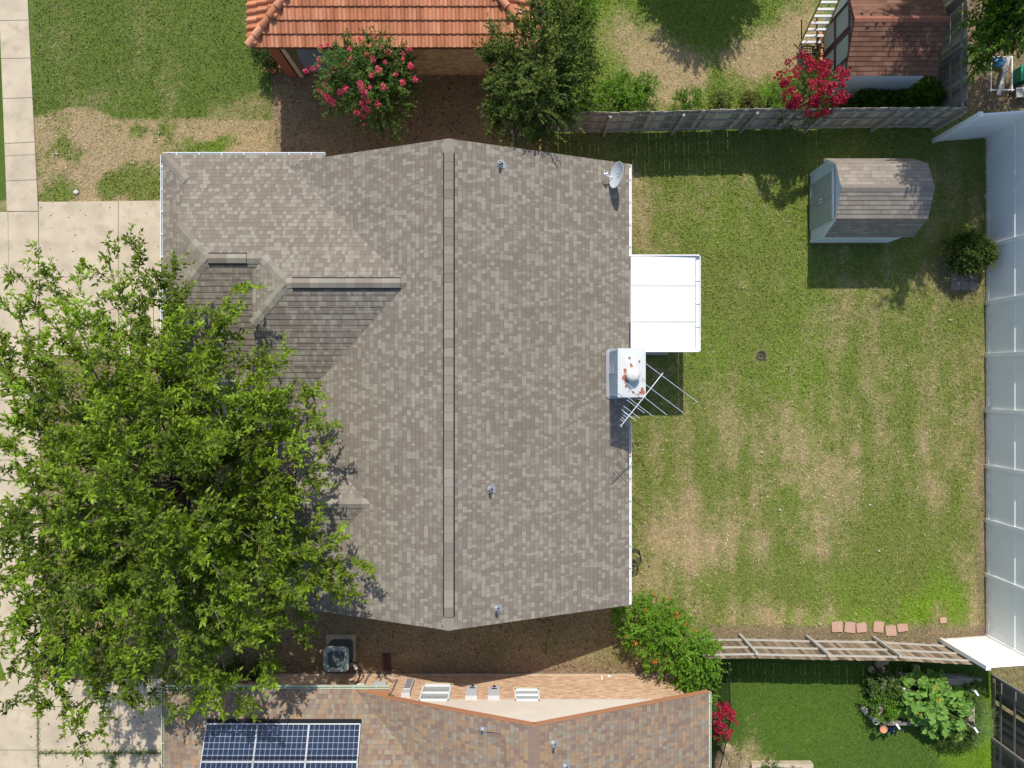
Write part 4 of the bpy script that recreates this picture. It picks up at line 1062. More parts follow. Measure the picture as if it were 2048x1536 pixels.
wood_fence('weathered grey wooden fence along the top of the back lawn, in shade', [g2(1085,263),g2(1207,265),g2(1343,262),g2(1480,258),g2(1608,258),g2(1742,256),g2(1866,256)], -1, M['woodgrey'], M['railgrey'], seed=3)
wood_fence('brown sunlit wooden fence with pale rails along the bottom of the back lawn', [g2(1380,1276),g2(1479,1275),g2(1613,1278),g2(1746,1280),g2(1880,1287)], 1, M['woodbrown'], M['woodpale'], seed=5)
wood_fence('grey wooden side fence beside the red-brown shed, deep in tree shade', [g2(1867,256),(14.6,10.9),(14.6,13.3),(14.6,15.6)], 1, M['woodgrey'], M['railgrey'], seed=7)
wood_fence('dark brown wooden fence in the bottom right corner', [(16.75,-10.1),(16.75,-12.3),(16.75,-14.5)], -1, M['wooddark'], M['raildark'], gap=.012, seed=9)

wf = thing('vinyl_fence', 'tall white vinyl privacy fence down the right edge of the back lawn', 'fence', (16.45, 0, 0))
WX, WH = 16.43, 2.44
def vpanel(a, b, n, posts=True):
    a = V(a); b = V(b); d = (b-a).normalized()
    for (z0, z1, off) in ((.1,1.33,0),(1.42,2.34,0)):
        mb = MB(); L = (b-a).length; k = max(1, int(round(L/.28)))
        for i in range(k):
            p = a.lerp(b, i/k); q = a.lerp(b, (i+1)/k); p2 = p+d*.004; q2 = q-d*.004
            mb.bar(p2+V((0,0,(z0+z1)/2)), q2+V((0,0,(z0+z1)/2)), .024, z1-z0)
        mb.bar(a+V((0,0,(z0+z1)/2)), b+V((0,0,(z0+z1)/2)), .016, z1-z0)
        mb.build('panel', M['vinyl'], wf)
    for z, h in ((.09,.15),(1.375,.11),(2.37,.14)):
        mb = MB(); mb.bar(a+V((0,0,z)), b+V((0,0,z)), .05, h); mb.build('rail', M['vinyl'], wf)
def vpost(p):
    mb = MB(); p = V(p); mb.box(p.x-.064,p.x+.064,p.y-.064,p.y+.064,0,WH+.02)
    o = mb.build('post', M['vinyl'], wf)
    c = MB(); c.prism([(p.x-.075,p.y-.075,WH+.021),(p.x+.075,p.y-.075,WH+.021),(p.x+.075,p.y+.075,WH+.021),(p.x-.075,p.y+.075,WH+.021)], (0,0,.03)); c.lathe([(.095,WH+.052),(.0,WH+.1)], Matrix.Translation(V((p.x,p.y,0))) @ Matrix.Rotation(math.pi/4,4,'Z'), 4); c.build('post_cap', M['vinyl'], o)
py_ = [8.55,6.5,4.72,2.80,.98,-.92,-2.85,-4.72,-6.6,-8.72]
for i in range(len(py_)-1):
    vpanel((WX,py_[i]-.06,0),(WX,py_[i+1]+.06,0),0)
for y in py_: vpost((WX,y,0))
vpanel((14.66,8.42,0),(WX-.06,8.54,0),0); vpost((14.60,8.41,0))
vpanel((14.9,-8.84,0),(WX-.06,-8.73,0),0); vpost((14.84,-8.85,0))
mb = MB(); mb.box(WX-.11,WX-.06,.93,1.03,2.3,2.42); mb.build('fence_light', M['black'], wf)
mb = MB(); mb.box(WX-.09,WX-.07,8.36,8.5,2.2,2.32); mb.build('bracket', M['black'], wf)
mb = MB(); mb.box(WX-.15,WX-.07,8.5,8.58,2.1,2.2); mb.build('bracket', M['black'], wf)

cf = thing('chain_link_fence', 'black chain link fence between the bottom neighbour and its green lawn', 'fence', (7.0, -11, 0))
cp_ = [V((*g2(1434,1300),0)), V((*g2(1438,1400),0)), V((*g2(1424,1470),0)), V((*g2(1400,1560),0))]; CH = 1.35
for p in cp_:
    mb = MB(); mb.tube([p, p+V((0,0,CH))], .028, 8); o = mb.build('post', M['black'], cf)
for i in range(3):
    mb = MB(); mb.tube([cp_[i]+V((0,0,CH-.02)), cp_[i+1]+V((0,0,CH-.02))], .02, 8); mb.build('top_rail', M['black'], cf)
    mb = MB(); a, b = cp_[i], cp_[i+1]; L = (b-a).length; st = .11; n = int((L+CH)/st)
    for s in (0, 1):
        for j in range(n):
            t0 = j*st-CH; p = [t0, 0]; q = [t0+CH, CH]
            if p[0] < 0: p = [0, -t0]
            if q[0] > L: q = [L, L-t0]
            if q[1] <= p[1]: continue
            A = a.lerp(b, p[0]/L); B = a.lerp(b, q[0]/L); za, zb = (p[1], q[1]) if s == 0 else (CH-p[1], CH-q[1])
            mb.bar(A+V((0,0,za)), B+V((0,0,zb)), .008, .008)
    mb.build('mesh', M['black'], cf)
gp = thing('gate_post', 'thin pale gate post between the dark bushy tree and the grey roof', 'post', tuple(W(1025, 290, 0)))
mb = MB(); p = W(1025,290,0); mb.box(p.x-.03,p.x+.03,p.y-.35,p.y+.12,.1,1.5); mb.tube([p+V((0,.16,0)),p+V((0,.16,1.65))], .04, 8); mb.build('frame', M['woodpale'], gp)
mb = MB(); mb.tube([p+V((0,-.4,0)),p+V((0,-.4,1.6))], .035, 8); mb.build('hinge_post', M['galv'], gp)
# ------------------------------------------------------------------ vegetation
class Leaves:
    def __init__(s): s.a = []; s.t = []
    def leaf(s, p, d, up, l, w, t):
        side = d.cross(up)
        if side.length < 1e-4: side = d.orthogonal()
        side.normalize(); n = side.cross(d)
        m = p + d*(l*.45) + n*(l*.06)
        e = p + d*l - n*(l*.12)
        s.a.append(((p.x,p.y,p.z),(m.x+side.x*w/2,m.y+side.y*w/2,m.z+side.z*w/2),(e.x,e.y,e.z),(m.x-side.x*w/2,m.y-side.y*w/2,m.z-side.z*w/2)))
        s.t.append(t)
    def build(s, name, mat, parent):
        return quadmesh(name, np.array(s.a), mat, parent, tint=np.array(s.t), org=ORG[parent])
def rv(r): 
    while True:
        v = V((r.uniform(-1,1), r.uniform(-1,1), r.uniform(-1,1)))
        if .05 < v.length < 1: return v.normalized()
def spray(L, r, p, d, ln, n, l, w, tb=.5, tv=.35, spread=.9, droop=.15):
    """a twig with leaves along it and a tuft at its tip"""
    for i in range(n):
        f = (i+.4)/n
        q = p + d*(ln*f) - V((0,0,droop*ln*f*f))
        ld = (d*(.45+.6*f) + rv(r)*spread); ld.z -= .08; ld.normalize()
        up = (V((0,.25,1)) + rv(r)*.65).normalized()
        L.leaf(q, ld, up, l*r.uniform(.65,1.2), w*r.uniform(.7,1.2), min(1, max(0, tb+tv*(r.random()+r.random()-1)+.12*f)))

def bez(a, b, c, n):
    return [a*(1-t)**2 + b*2*t*(1-t) + c*t*t for t in [i/(n-1) for i in range(n)]]

def tree_from_tips(root, base, fork, tips, leafmat, seed, sec=9, twigs=6, nl=12, l=.115, w=.042, r0=.16, start=.32, seclen=1.25):
    """trunk, limbs out to given tips, side branches and leafy twigs"""
    r = random.Random(seed); L = Leaves(); tr = MB(); br = MB()
    base = V(base); fork = V(fork)
    tr.tube([base, base.lerp(fork,.5)+V((.05,.03,0)), fork], [r0*1.25, r0, r0*.85], 10)
    for tip in tips:
        tip = V(tip); mid = fork.lerp(tip,.45); mid.z = fork.z + (tip.z-fork.z)*.75 + .2; mid += V((r.uniform(-.3,.3), r.uniform(-.3,.3), 0))
        N = 12; pts = bez(fork, mid, tip, N)
        for i in range(2, N-1): pts[i] += rv(r)*.07
        tlen = (tip-fork).length
        rad = [max(.007, r0*.32*min(1, tlen/4)*(1-i/(N-.6))) for i in range(N)]
        br.tube(pts, rad, 6)
        tone = r.uniform(.3,.66)
        for s in range(sec):
            f = start + (1-start)*(s+r.random())/sec; x = f*(N-1); i = min(N-2, int(x)); p = pts[i].lerp(pts[i+1], x-i)
            d = (pts[i+1]-pts[i]).normalized()
            sd_ = (d*.9 + rv(r)*.95 + V((0,0,.15))).normalized(); sd_.z *= .75; sd_.normalize()
            sl_ = seclen*r.uniform(.5,1.15)*(1.15-.65*f)
            e = p+sd_*sl_; c_ = p.lerp(e,.5)+V((0,0,.1*sl_))
            sp = bez(p, c_, e, 4); br.tube(sp, [.011,.008,.005,.003], 4)
            st = tone + r.uniform(-.2,.2)
            for k in range(twigs):
                g = .2+.8*(k+r.random()*.8)/twigs; y = min(2.999, g*3); j = int(y); q = sp[j].lerp(sp[j+1], y-j)
                td = (sd_*.8+rv(r)*.9+V((0,0,.2))).normalized()
                spray(L, r, q, td, r.uniform(.22,.5), nl, l, w, st, .4)
            spray(L, r, e, sd_, .4, nl, l, w, st+.12, .4)
        spray(L, r, pts[-2], (pts[-1]-pts[-2]).normalized(), .7, nl+6, l, w, tone+.15, .35)
    tr.build('trunk', M['bark'], root, True); br.build('branches', M['bark'], root, True)
    return L.build('crown', leafmat, root)

# the big street-side tree
bt = thing('shade_tree', 'big spreading leafy green tree covering the left side between the driveways', 'tree', tuple(W(392, 985, 0)))
fork = W(385, 965, 2.6); tips = []
edge = [(268,494,5.4),(215,520,5.2),(82,535,5.0),(38,552,5.0),(0,602,5),(345,520,5.2),(335,575,5),(462,580,4.9),(432,640,5.3),(500,715,5.0),(560,742,5.0),(618,778,4.9),(628,845,5.0),(632,938,5.0),(600,1000,4.9),(716,1122,4.7),(650,1178,4.8),(690,1150,4.7),(588,1262,4.9),(600,1215,4.8),(548,1372,4.8),(480,1420,4.8),(398,1412,4.9),(330,1410,5.0),(230,1398,4.8),(145,1470,4.6),(112,1440,4.5),(50,1405,4.7),(20,1330,5),(440,1395,5),(200,1440,4.6),(90,1380,4.8),
  (-60,700,5.5),(-80,820,6),(-90,950,6),(-80,1080,6),(-70,1200,5.6),(-20,1290,5.3),(30,760,5.6),(25,900,6),(40,1000,6.2),(20,1120,5.9),(30,1250,5.5),(0,680,5.2)]
inn = [(250,600,6.3),(130,640,6.2),(60,700,6.2),(330,660,6.2),(400,720,6.3),(150,560,5.6),(300,560,5.6),(420,700,5.8),(480,800,6.0),(540,830,5.6),(250,720,7.2),(120,780,7.2),(40,850,7),(200,850,7.9),(330,800,7.4),(430,870,7.2),(90,940,7.6),(240,960,8.3),(370,900,8.0),(20,1020,7.2),(150,1060,8),(300,1070,8.3),(430,1050,7.6),(530,1090,6.6),(600,1110,5.8),(70,1130,7.2),(200,1180,7.7),(340,1180,7.9),(460,1180,7.2),(560,1190,6.2),(100,1240,6.6),(240,1290,6.8),(360,1290,6.9),(470,1290,6.4),(40,1200,6.4),(300,1360,5.8),(420,1350,5.9),(150,1330,5.9),(530,1300,5.6),(10,760,6.4),(180,700,6.8),(560,960,5.6),(380,620,5.6),(90,1330,5.6),(500,1240,6.3),(280,1240,7.4),(180,960,8.2),(60,1060,7.4),(390,1120,8),(640,1140,5.2),(570,1020,5.6),(540,800,5.3),(590,880,5.3)]
for e in edge+inn: tips.append(W(*e))
tree_from_tips(bt, W(395,990,0), fork, tips, M['leaf_tree'], 11, sec=10, twigs=6, nl=12, l=.158, w=.066, r0=.14, start=.34, seclen=1.25)

def bush(name, label, cat, c, rx, ry, h, mat, n=90, nl=10, l=.09, w=.04, seed=1, group=None, stems=True, tb=.5, z0=.12, twig=.34, lumps=0.25, flat=.55, part='foliage'):
    r = random.Random(seed); root = thing(name, label, cat, (c[0], c[1], 0), group)
    L = Leaves(); st = MB()
    for i in range(int(n*1.55)):
        u = rv(r); u.z = abs(u.z)*1.0-.15
        rad = r.uniform(flat,1.0)*(1+lumps*(vn(u.x*2.3+seed, u.y*2.3)*2-1))
        q = V((c[0]+u.x*rx*rad, c[1]+u.y*ry*rad, max(z0, h*.42+u.z*h*.58*rad)))
        d = (V((u.x, u.y, u.z*1.1+.25))+rv(r)*.4).normalized()
        tone = tb+r.uniform(-.18,.18)
        for k in range(3): spray(L, r, q, (d+rv(r)*.6).normalized(), r.uniform(.6,1.1)*twig, nl, l, w, tone, .4)
        if stems and i % 3 == 0:
            b = V((c[0]+u.x*.1*rx, c[1]+u.y*.1*ry, 0)); st.tube([b, b.lerp(q,.5)+V((0,0,h*.12)), q], [.02,.012,.004], 5)
    if st.v: st.build('stems', M['bark'], root)
    o = L.build(part, mat, root)
    root['_r'] = 0; del root['_r']
    return root
def panicle(root, mat, pts, size, seed, n=46, name='flower_cluster', elong=1.5):
    """one crinkled flower head, copied to each spot"""
    r = random.Random(seed); proto = None
    for p, d in pts:
        if proto is None:
            L = Leaves()
            for i in range(n):
                u = rv(r); q = p + V((u.x, u.y, u.z*elong))*size*r.uniform(.1,.85)
                L.leaf(q, (u+rv(r)*.8).normalized(), rv(r), size*.55, size*.5, r.random())
            proto = L.build(name, mat, root); p0 = p
        else:
            o = proto.copy(); COL.objects.link(o); o.parent = root
            s = r.uniform(.65,1.25)
            R = Matrix.Rotation(r.uniform(0,6.28), 4, 'Z') @ Matrix.Rotation(r.uniform(-.7,.7), 4, 'X')
            loc0 = p0-ORG[root]
            o.matrix_local = Matrix.Translation(p-ORG[root]) @ R @ Matrix.Scale(s, 4) @ Matrix.Translation(-loc0)
def ellpts(r, c, rx, ry, h, n, up=.1):
    out = []
    for i in range(n):
        u = rv(r); u.z = abs(u.z); q = V((c[0]+u.x*rx, c[1]+u.y*ry, h*.42+u.z*h*.6)); out.append((q, u))
    return out
def at(px, py, z=0): p = W(px, py, z); return (p.x, p.y)

# crape myrtles
r_ = random.Random(31)
cm = bush('flowering_shrub', 'large crape myrtle with pink-red flower heads against the orange tile roof', 'flowering shrub', at(728,150,2.9), 1.4, 1.35, 4.5, M['leaf_myrtle'], n=230, nl=16, l=.095, w=.046, seed=21, twig=.5, flat=.35, z0=1.4)
spots = [(650,75),(657,90),(718,56),(748,72),(790,66),(806,88),(814,100),(822,98),(640,95),(640,120),(637,132),(626,138),(668,140),(660,148),(654,158),(665,160),(652,170),(658,178),(640,182),(650,190),(655,196),(662,200),(665,205),(690,178),(680,185),(720,168),(724,178),(730,185),(728,192),(735,202),(722,206),(728,215),(735,220),(718,226),(728,232),(728,248),(712,224),(755,208),(740,175),(768,174),(792,148),(806,118),(806,108),(822,132),(806,164),(830,158),(764,95),(776,104),(732,108),(700,118),(770,125),(745,118),(720,78),(612,141),(690,130),(757,140),(700,98),(742,150)]
pts = []
for (px, py) in spots:
    z = 4.35 - 1.3*math.hypot((px-728)/105, (py-150)/95); pts.append((W(px, py, max(1.4, z)), V((0,0,1))))
panicle(cm, M['petal_pink'], pts, .088, 5)
cm2 = bush('flowering_shrub', 'crimson crape myrtle in full flower beside the red-brown shed', 'flowering shrub', at(1628,172,2.2), .95, .85, 3.2, M['leaf_myrtle'], n=80, nl=12, l=.085, w=.035, seed=22, twig=.4, z0=1.0, flat=.4)
r2_ = random.Random(8); pts = []
while len(pts) < 96:
    a = r2_.uniform(0,6.283); q = math.sqrt(r2_.random()); px = 1628+74*q*math.cos(a); py = 168+62*q*math.sin(a)
    if math.hypot(px-1610, py-180) < 14: continue
    pts.append((W(px, py, 3.2-1.0*q*q), V((0,0,1))))
panicle(cm2, M['petal_red'], pts, .115, 6)
cm3 = bush('flowering_shrub', 'small crimson crape myrtle at the corner of the brown roof by the green lawn', 'flowering shrub', at(1446,1445,1.4), .42, .62, 2.0, M['leaf_myrtle'], n=26, nl=9, l=.07, w=.03, seed=23, twig=.3, z0=.6)
pts = []
while len(pts) < 60:
    a = r2_.uniform(0,6.283); q = math.sqrt(r2_.random()); pts.append((W(1447+25*q*math.cos(a), 1445+40*q*math.sin(a), 2.1-.7*q*q), V((0,0,1))))
panicle(cm3, M['petal_red'], pts, .08, 7)

# dark bushy tree at the fence end
dt = thing('bushy_tree', 'dark green bushy tree between the orange tile roof and the grey wooden fence', 'tree', (*at(1072,190), 0))
tips = [W(*e) for e in [(985,110,3.6),(1000,75,4),(1040,50,4.4),(1085,20,4.8),(1080,70,4.9),(1060,110,4.9),(1040,150,4.6),(1000,150,4.0),(975,205,3.2),(985,235,3.0),(1030,200,4.2),(1075,180,4.9),(1110,120,4.6),(1130,80,4.4),(1150,140,3.8),(1140,190,3.8),(1165,100,3.4),(1180,150,3.2),(1110,230,3.6),(1060,250,3.6),(1030,270,3.2),(1085,265,3.3),(1130,235,3.0),(1110,30,4.4),(1170,205,2.8),(1040,235,3.6),(1100,160,4.9),(1170,60,3.2),(1075,215,4.4),(1020,110,4.2)]]
tree_from_tips(dt, W(1072,190,0), W(1074,188,1.5), tips, M['leaf_dark'], 14, sec=9, twigs=6, nl=15, l=.095, w=.05, r0=.09, start=.45, seclen=.85)

# trees beyond the frame whose boughs or shadows enter it
M['leaf_corner'] = foliage('corner_tree_leaves', [(0.0, (0.035, 0.075, 0.010)), (0.5, (0.075, 0.15, 0.014)), (1.0, (0.15, 0.27, 0.022))], 0.4)
rt = thing('shade_tree', 'tall green tree reaching into the top right corner over the sheds', 'tree', (14.2, 12.2, 0))
rr = random.Random(5); tips = []
for i in range(46):
    a = rr.uniform(0,6.283); q = math.sqrt(rr.random()); tips.append((14.6+2.5*q*math.cos(a), 11.9+3.0*q*math.sin(a), 8.3-2.6*q*q+rr.uniform(-.5,.4)))
for p in ((12.9,9.6,5.4),(12.6,9.2,5.8),(13.2,8.9,6.2),(13.0,9.8,7.2),(12.4,10.4,7),(12.9,9.0,5.2),(13.4,9.4,5.4),(12.8,10,5.6),(13.3,10.2,6.4),(12.5,11,6),(13.9,9.2,6.0),(12.9,8.9,4.8)): tips.append(p)
for i in range(34): tips.append((rr.uniform(11.0,18.2), rr.uniform(12.6,16.6), rr.uniform(5.2,7.8)))
for i in range(20): tips.append((rr.uniform(12.5,14.4), rr.uniform(10.5,12.9), rr.uniform(7.9,9.6)))
tree_from_tips(rt, (14.2,12.2,0), (14.2,12.2,3.2), tips, M['leaf_corner'], 15, sec=9, twigs=6, nl=14, l=.12, w=.048, r0=.16, start=.42, seclen=1.1)
ot = thing('shade_tree', 'tree above the top edge that throws its shade on the patchy lawn', 'tree', (6.3, 16.9, 0))
tips = []
for i in range(26):
    a = rr.uniform(0,6.283); q = math.sqrt(rr.random()); tips.append((6.4+1.9*q*math.cos(a), 16.8+1.7*q*math.sin(a), 5.9-1.8*q*q)); tips.append((6.4+1.2*q*math.cos(a), 16.6+1.1*q*math.sin(a), 4.6))
tree_from_tips(ot, (6.3,16.9,0), (6.3,16.9,2.0), tips, M['leaf_tree'], 16, sec=8, twigs=5, nl=8, l=.15, w=.06, r0=.12, start=.4, seclen=.9)

# shrubs along the neighbour's side of the top fence
bush('shrub', 'bright green leafy shrub just right of the dark bushy tree, behind the fence', 'shrub', at(1245,192,.7), .85, .62, 1.5, M['leaf_bright'], n=110, l=.08, w=.035, seed=41, tb=.45)
bush('shrub', 'small upright bright green shrub on the edge of the dry lawn patch', 'shrub', at(1297,172,.6), .25, .38, 1.2, M['leaf_bright'], n=26, l=.07, w=.03, seed=42, tb=.4)
rb = bush('rose_bush', 'white flowered rose bush between the bright shrub and the round boxwoods', 'rose bush', at(1375,205,.5), .6, .36, 1.0, M['leaf_bright'], n=46, l=.06, w=.035, seed=43, tb=.3)
panicle(rb, M['petal_white'], [(W(x,y,1.0),V((0,0,1))) for x, y in ((1331,196),(1334,206),(1372,222),(1385,200),(1350,190))], .04, 3, 20, 'flower')
rb = bush('rose_bush', 'low white flowered rose bush at the foot of the dark bushy tree', 'rose bush', at(1175,215,.4), .55, .38, .9, M['leaf_bright'], n=46, l=.06, w=.035, seed=44, tb=.3)
panicle(rb, M['petal_white'], [(W(x,y,.95),V((0,0,1))) for x, y in ((1186,192),(1197,212),(1160,220),(1180,232))], .04, 4, 20, 'flower')
for i, (px, lab) in enumerate(((1443,'left one of two clipped round boxwoods behind the grey fence'),(1502,'right one of two clipped round boxwoods behind the grey fence'))):
    bush('boxwood', lab, 'shrub', at(px,203,.5), .38, .36, .85, M['leaf_dark'], n=120, nl=9, l=.04, w=.026, seed=45+i, tb=.8, twig=.1, lumps=.08, flat=.85, group='clipped boxwoods')
bush('shrub', 'yellow green loose shrub between the right boxwood and the crimson crape myrtle', 'shrub', at(1545,200,.4), .4, .4, .9, M['leaf_bright'], n=40, l=.07, w=.03, seed=48, tb=.45)
bush('conifer', 'narrow yellow green conifer at the top beside the dark tree', 'shrub', at(1132,42,.9), .34, .42, 2.0, M['leaf_dark'], n=110, nl=9, l=.045, w=.02, seed=49, tb=.85, twig=.15, lumps=.1, flat=.8)
bush('shrub', 'green shrub at the very top edge beside the yellow conifer', 'shrub', at(1165,20,.9), .45, .6, 1.8, M['leaf_bright'], n=60, l=.09, w=.04, seed=50, tb=.25)
for i, (px, py, w_, lab) in enumerate(((1735,197,.5,'green plant at the left end of the shaded bed under the red shed wall'),(1795,195,.6,'green plant in the middle of the shaded bed under the red shed wall'),(1850,196,.55,'bright leaved plant at the right end of the shaded bed under the red shed wall'))):
    bush('bedding_plant', lab, 'plant', at(px,py,.3), w_, .38, .8, M['leaf_bright'], n=50, l=.11, w=.045, seed=60+i, tb=.2+.1*i, group='plants along the red shed')
bush('round_shrub', 'round dark green shrub beside the white fence and the garden shed', 'shrub', at(1938,507,.6), .74, .62, 1.3, M['leaf_dark'], n=170, nl=11, l=.08, w=.036, seed=70, tb=.42, twig=.25, lumps=.12, flat=.7)
bush('shrub', 'dark evergreen shrub under the left corner of the orange tile roof', 'shrub', at(530,112,.6), .34, .5, 1.2, M['leaf_dark'], n=70, l=.06, w=.03, seed=71, tb=.2)
bush('shrub', 'green shrub at the top edge in the corner behind the dark tree', 'shrub', at(1120,8,.9), .4, .5, 1.9, M['leaf_dark'], n=50, l=.08, w=.035, seed=72, tb=.5)

# trumpet vine over the gap at the house corner
tv = thing('trumpet_vine', 'bright green trumpet vine with orange flowers sprawling over the fence end', 'vine', (*at(1340,1300), 0))
r = random.Random(17); L = Leaves(); st = MB(); vc = []
for (px, py, rx, ry, z) in [(1270,1225,40,30,1.4),(1300,1250,50,40,1.8),(1340,1270,60,40,2.0),(1370,1300,60,40,2.1),(1400,1330,40,44,2.0),(1330,1310,45,32,1.7),(1385,1360,34,30,1.6),(1290,1280,36,24,1.3),(1255,1245,24,24,1.0),(1415,1320,24,40,1.8),(1330,1225,16,20,1.4),(1290,1205,14,16,1.2),(1365,1235,14,12,1.4),(1360,1385,14,16,1.2),(1410,1375,18,22,1.0)]:
    for i in range(int(rx*ry/38)+7):
        a = r.uniform(0,6.283); q = math.sqrt(r.random()); p = W(px+rx*q*math.cos(a), py+ry*q*math.sin(a), z*(1-.4*q*q)+r.uniform(-.25,.1)); vc.append(p)
        tone = r.uniform(.25,.7)
        for k in range(2):
            d = (V((math.cos(a),-math.sin(a),.1))*.7+rv(r)*.8+V((0,0,.2))).normalized(); spray(L, r, p, d, r.uniform(.2,.45), 12, .10, .05, tone+.1, .4, .8)
    st.tube([W(1345,1305,0), W(px*.5+672,py*.5+652,z*.8), W(px,py,z*.9)], [.03,.018,.006], 5)
st.build('stems', M['bark'], tv); L.build('foliage', M['leaf_bright'], tv)
panicle(tv, M['petal_orange'], [(W(x,y,1.7),V((0,0,1))) for x, y in ((1308,1187),(1290,1219),(1337,1197),(1353,1227),(1355,1234),(1382,1262),(1391,1263),(1254,1273),(1270,1286),(1308,1324),(1312,1323),(1389,1278),(1372,1250))], .07, 9, 22, 'flower', 1.0)

# squash plant in the timber raised bed
rbed = thing('raised_bed', 'grey timber raised garden bed on the bottom right lawn', 'raised bed', (*at(1840,1410), 0))
for (x0, y0, x1, y1) in ((1738,1346,1752,1432),(1738,1346,1930,1360),(1752,1430,1930,1438),(1920,1354,1932,1450)):
    mb = MB(); a, b = W(x0,y0), W(x1,y1); 
    for z in (.13, .36): mb.box(min(a.x,b.x), max(a.x,b.x), min(a.y,b.y), max(a.y,b.y), z-.11, z+.105, t=rnd.random())
    mb.build('timber', M['woodgrey'], rbed)
for i in range(4):
    mb = MB(); p = W(1737, 1355+24*i); mb.box(p.x-.09,p.x-.03,p.y-.05,p.y+.05,0,.5); mb.build('stake', M['railgrey'], rbed)
mb = MB(); a, b = W(1755,1362), W(1918,1430); mb.box(a.x,b.x,b.y,a.y,-.1,.4); mb.build('soil', plain('garden_soil', (.045,.032,.022), .95, .3, 8, 50, bump=.02), rbed)
for i, (px, py) in enumerate(((1745,1352),(1790,1350),(1830,1351),(1875,1352),(1915,1356))):
    mb = MB(); p = W(px, py); mb.bar(p+V((0,.1,.02)), p+V((.5,.13,.5)), .1, .03); mb.build('lath', M['railgrey'], rbed)
sq = thing('squash_plant', 'squash plant with broad pale green leaves and yellow flowers in the raised bed', 'plant', (*at(1870,1410), 0))
r = random.Random(23); me_v = MB(); stm = MB()
def bigleaf(mb, c, d, s, t, tilt):
    up = (V((0,0,1))+tilt).normalized(); d = (d-up*d.dot(up)).normalized(); sd_ = up.cross(d)
    out = [(-.12,0),(-.3,.3),(-.12,.58),(.25,.6),(.42,.42),(.62,.4),(.8,.16),(1.0,0)]
    pts = [(a, b) for a, b in out] + [(a, -b) for a, b in out[-2:0:-1]]
    ctr = c + d*s*.3 - up*s*.10
    vs = [c + d*s*a + sd_*s*b*.92 + up*s*(.10*math.cos(i*2.4) - .16*abs(b)*abs(b)) for i, (a, b) in enumerate(pts)]
    n = len(vs)
    for i in range(n):
        mb.face([ctr, vs[i], vs[(i+1) % n]][::(1 if (vs[i]-ctr).cross(vs[(i+1)%n]-ctr).z > 0 else -1)], t=min(1,max(0,t+.12*math.cos(i*2.2))))
for i in range(190):
    a = r.uniform(0,6.283); q = math.sqrt(r.random()); px = 1868+84*q*math.cos(a)+(20*math.sin(a) if q > .5 else 0); py = 1410+62*q*math.sin(a)+14*q*math.cos(a)
    z = 1.15*(1-.6*q*q)+r.uniform(-.3,.15); c = W(px, py, z)
    d = (V((math.cos(a),-math.sin(a),0))+rv(r)*.8); bigleaf(me_v, c, d, r.uniform(.17,.36), r.uniform(.1,.9), rv(r)*.55)
    if i % 4 == 0: b = W(1865,1405,.3); stm.tube([b, b.lerp(c,.6)+V((0,0,.25)), c-V((0,0,.03))], [.02,.014,.008], 5)
stm.build('stems', M['leaf_squash'], sq); me_v.build('foliage', M['leaf_squash'], sq)
panicle(sq, M['petal_yellow'], [(W(1870,1376,1.35),NO),(W(1877,1402,1.3),NO),(W(1838,1430,1.1),NO)], .085, 4, 16, 'flower', .5)
bush('bedding_plant', 'dark leafy plant at the upper left corner of the raised bed', 'plant', at(1775,1372,.6), .42, .34, .9, M['leaf_myrtle'], n=40, l=.09, w=.04, seed=81, group='plants in the raised bed')
bush('bedding_plant', 'mid green bushy plant at the lower left corner of the raised bed', 'plant', at(1768,1412,.6), .34, .36, .9, M['leaf_bright'], n=46, l=.09, w=.035, seed=82, tb=.5, group='plants in the raised bed')
bush('bedding_plant', 'feathery sage green plant at the right side of the squash', 'plant', at(1950,1440,.5), .42, .75, .9, M['leaf_sage'], n=60, l=.07, w=.015, seed=83, tb=.35, twig=.5, group='plants in the raised bed')
bush('bedding_plant', 'sparse plant beyond the upper right corner of the raised bed', 'plant', at(1940,1382,.5), .36, .3, .8, M['leaf_myrtle'], n=30, l=.08, w=.03, seed=84, tb=.6, group='plants in the raised bed')
bush('bedding_plant', 'dark plant in the lower right shade of the squash', 'plant', at(1915,1470,.4), .5, .34, .8, M['leaf_dark'], n=50, l=.08, w=.03, seed=85, tb=.4, group='plants in the raised bed')
# under the big tree
bush('ground_plant', 'low dark plant at the foot of the street wall under the big tree', 'plant', at(470,1350,.4), 1.0, .35, .7, M['leaf_dark'], n=60, l=.09, w=.04, seed=86, tb=.35)
bush('ground_plant', 'low green weeds under the left of the big tree', 'plant', at(170,1320,.3), 1.3, .5, .4, M['leaf_bright'], n=70, l=.08, w=.03, seed=87, tb=.2)
fp = bush('flowering_plant', 'small magenta flowering plant by a white stone under the big tree', 'plant', at(256,868,.3), .22, .2, .5, M['leaf_myrtle'], n=14, l=.06, w=.03, seed=88)
panicle(fp, M['petal_magenta'], [(W(248+4*i, 865+(i*7) % 11, .5), NO) for i in range(6)], .06, 3, 20, 'flower')
def stone(name, label, px, py, rx, ry, h, mat, seed, group=None, cat='stone'):
    r = random.Random(seed); mb = MB(); c = W(px, py); n = 9; rings = []
    for z, s in ((-.05,.9),(h*.4,1.0),(h*.8,.75),(h,.35)):
        rings.append([V((c.x+rx*s*r.uniform(.85,1.12)*math.cos(6.283*i/n), c.y+ry*s*r.uniform(.85,1.12)*math.sin(6.283*i/n), z)) for i in range(n)])
    vs = [v for q in rings for v in q]; fs = [(i*n+k, i*n+(k+1)%n, (i+1)*n+(k+1)%n, (i+1)*n+k) for i in range(3) for k in range(n)]+[tuple(range(3*n, 4*n))]
    mb.addmesh(vs, fs); return tag(mb.build(name, mat, loc=(c.x,c.y,0)), label, cat, group)
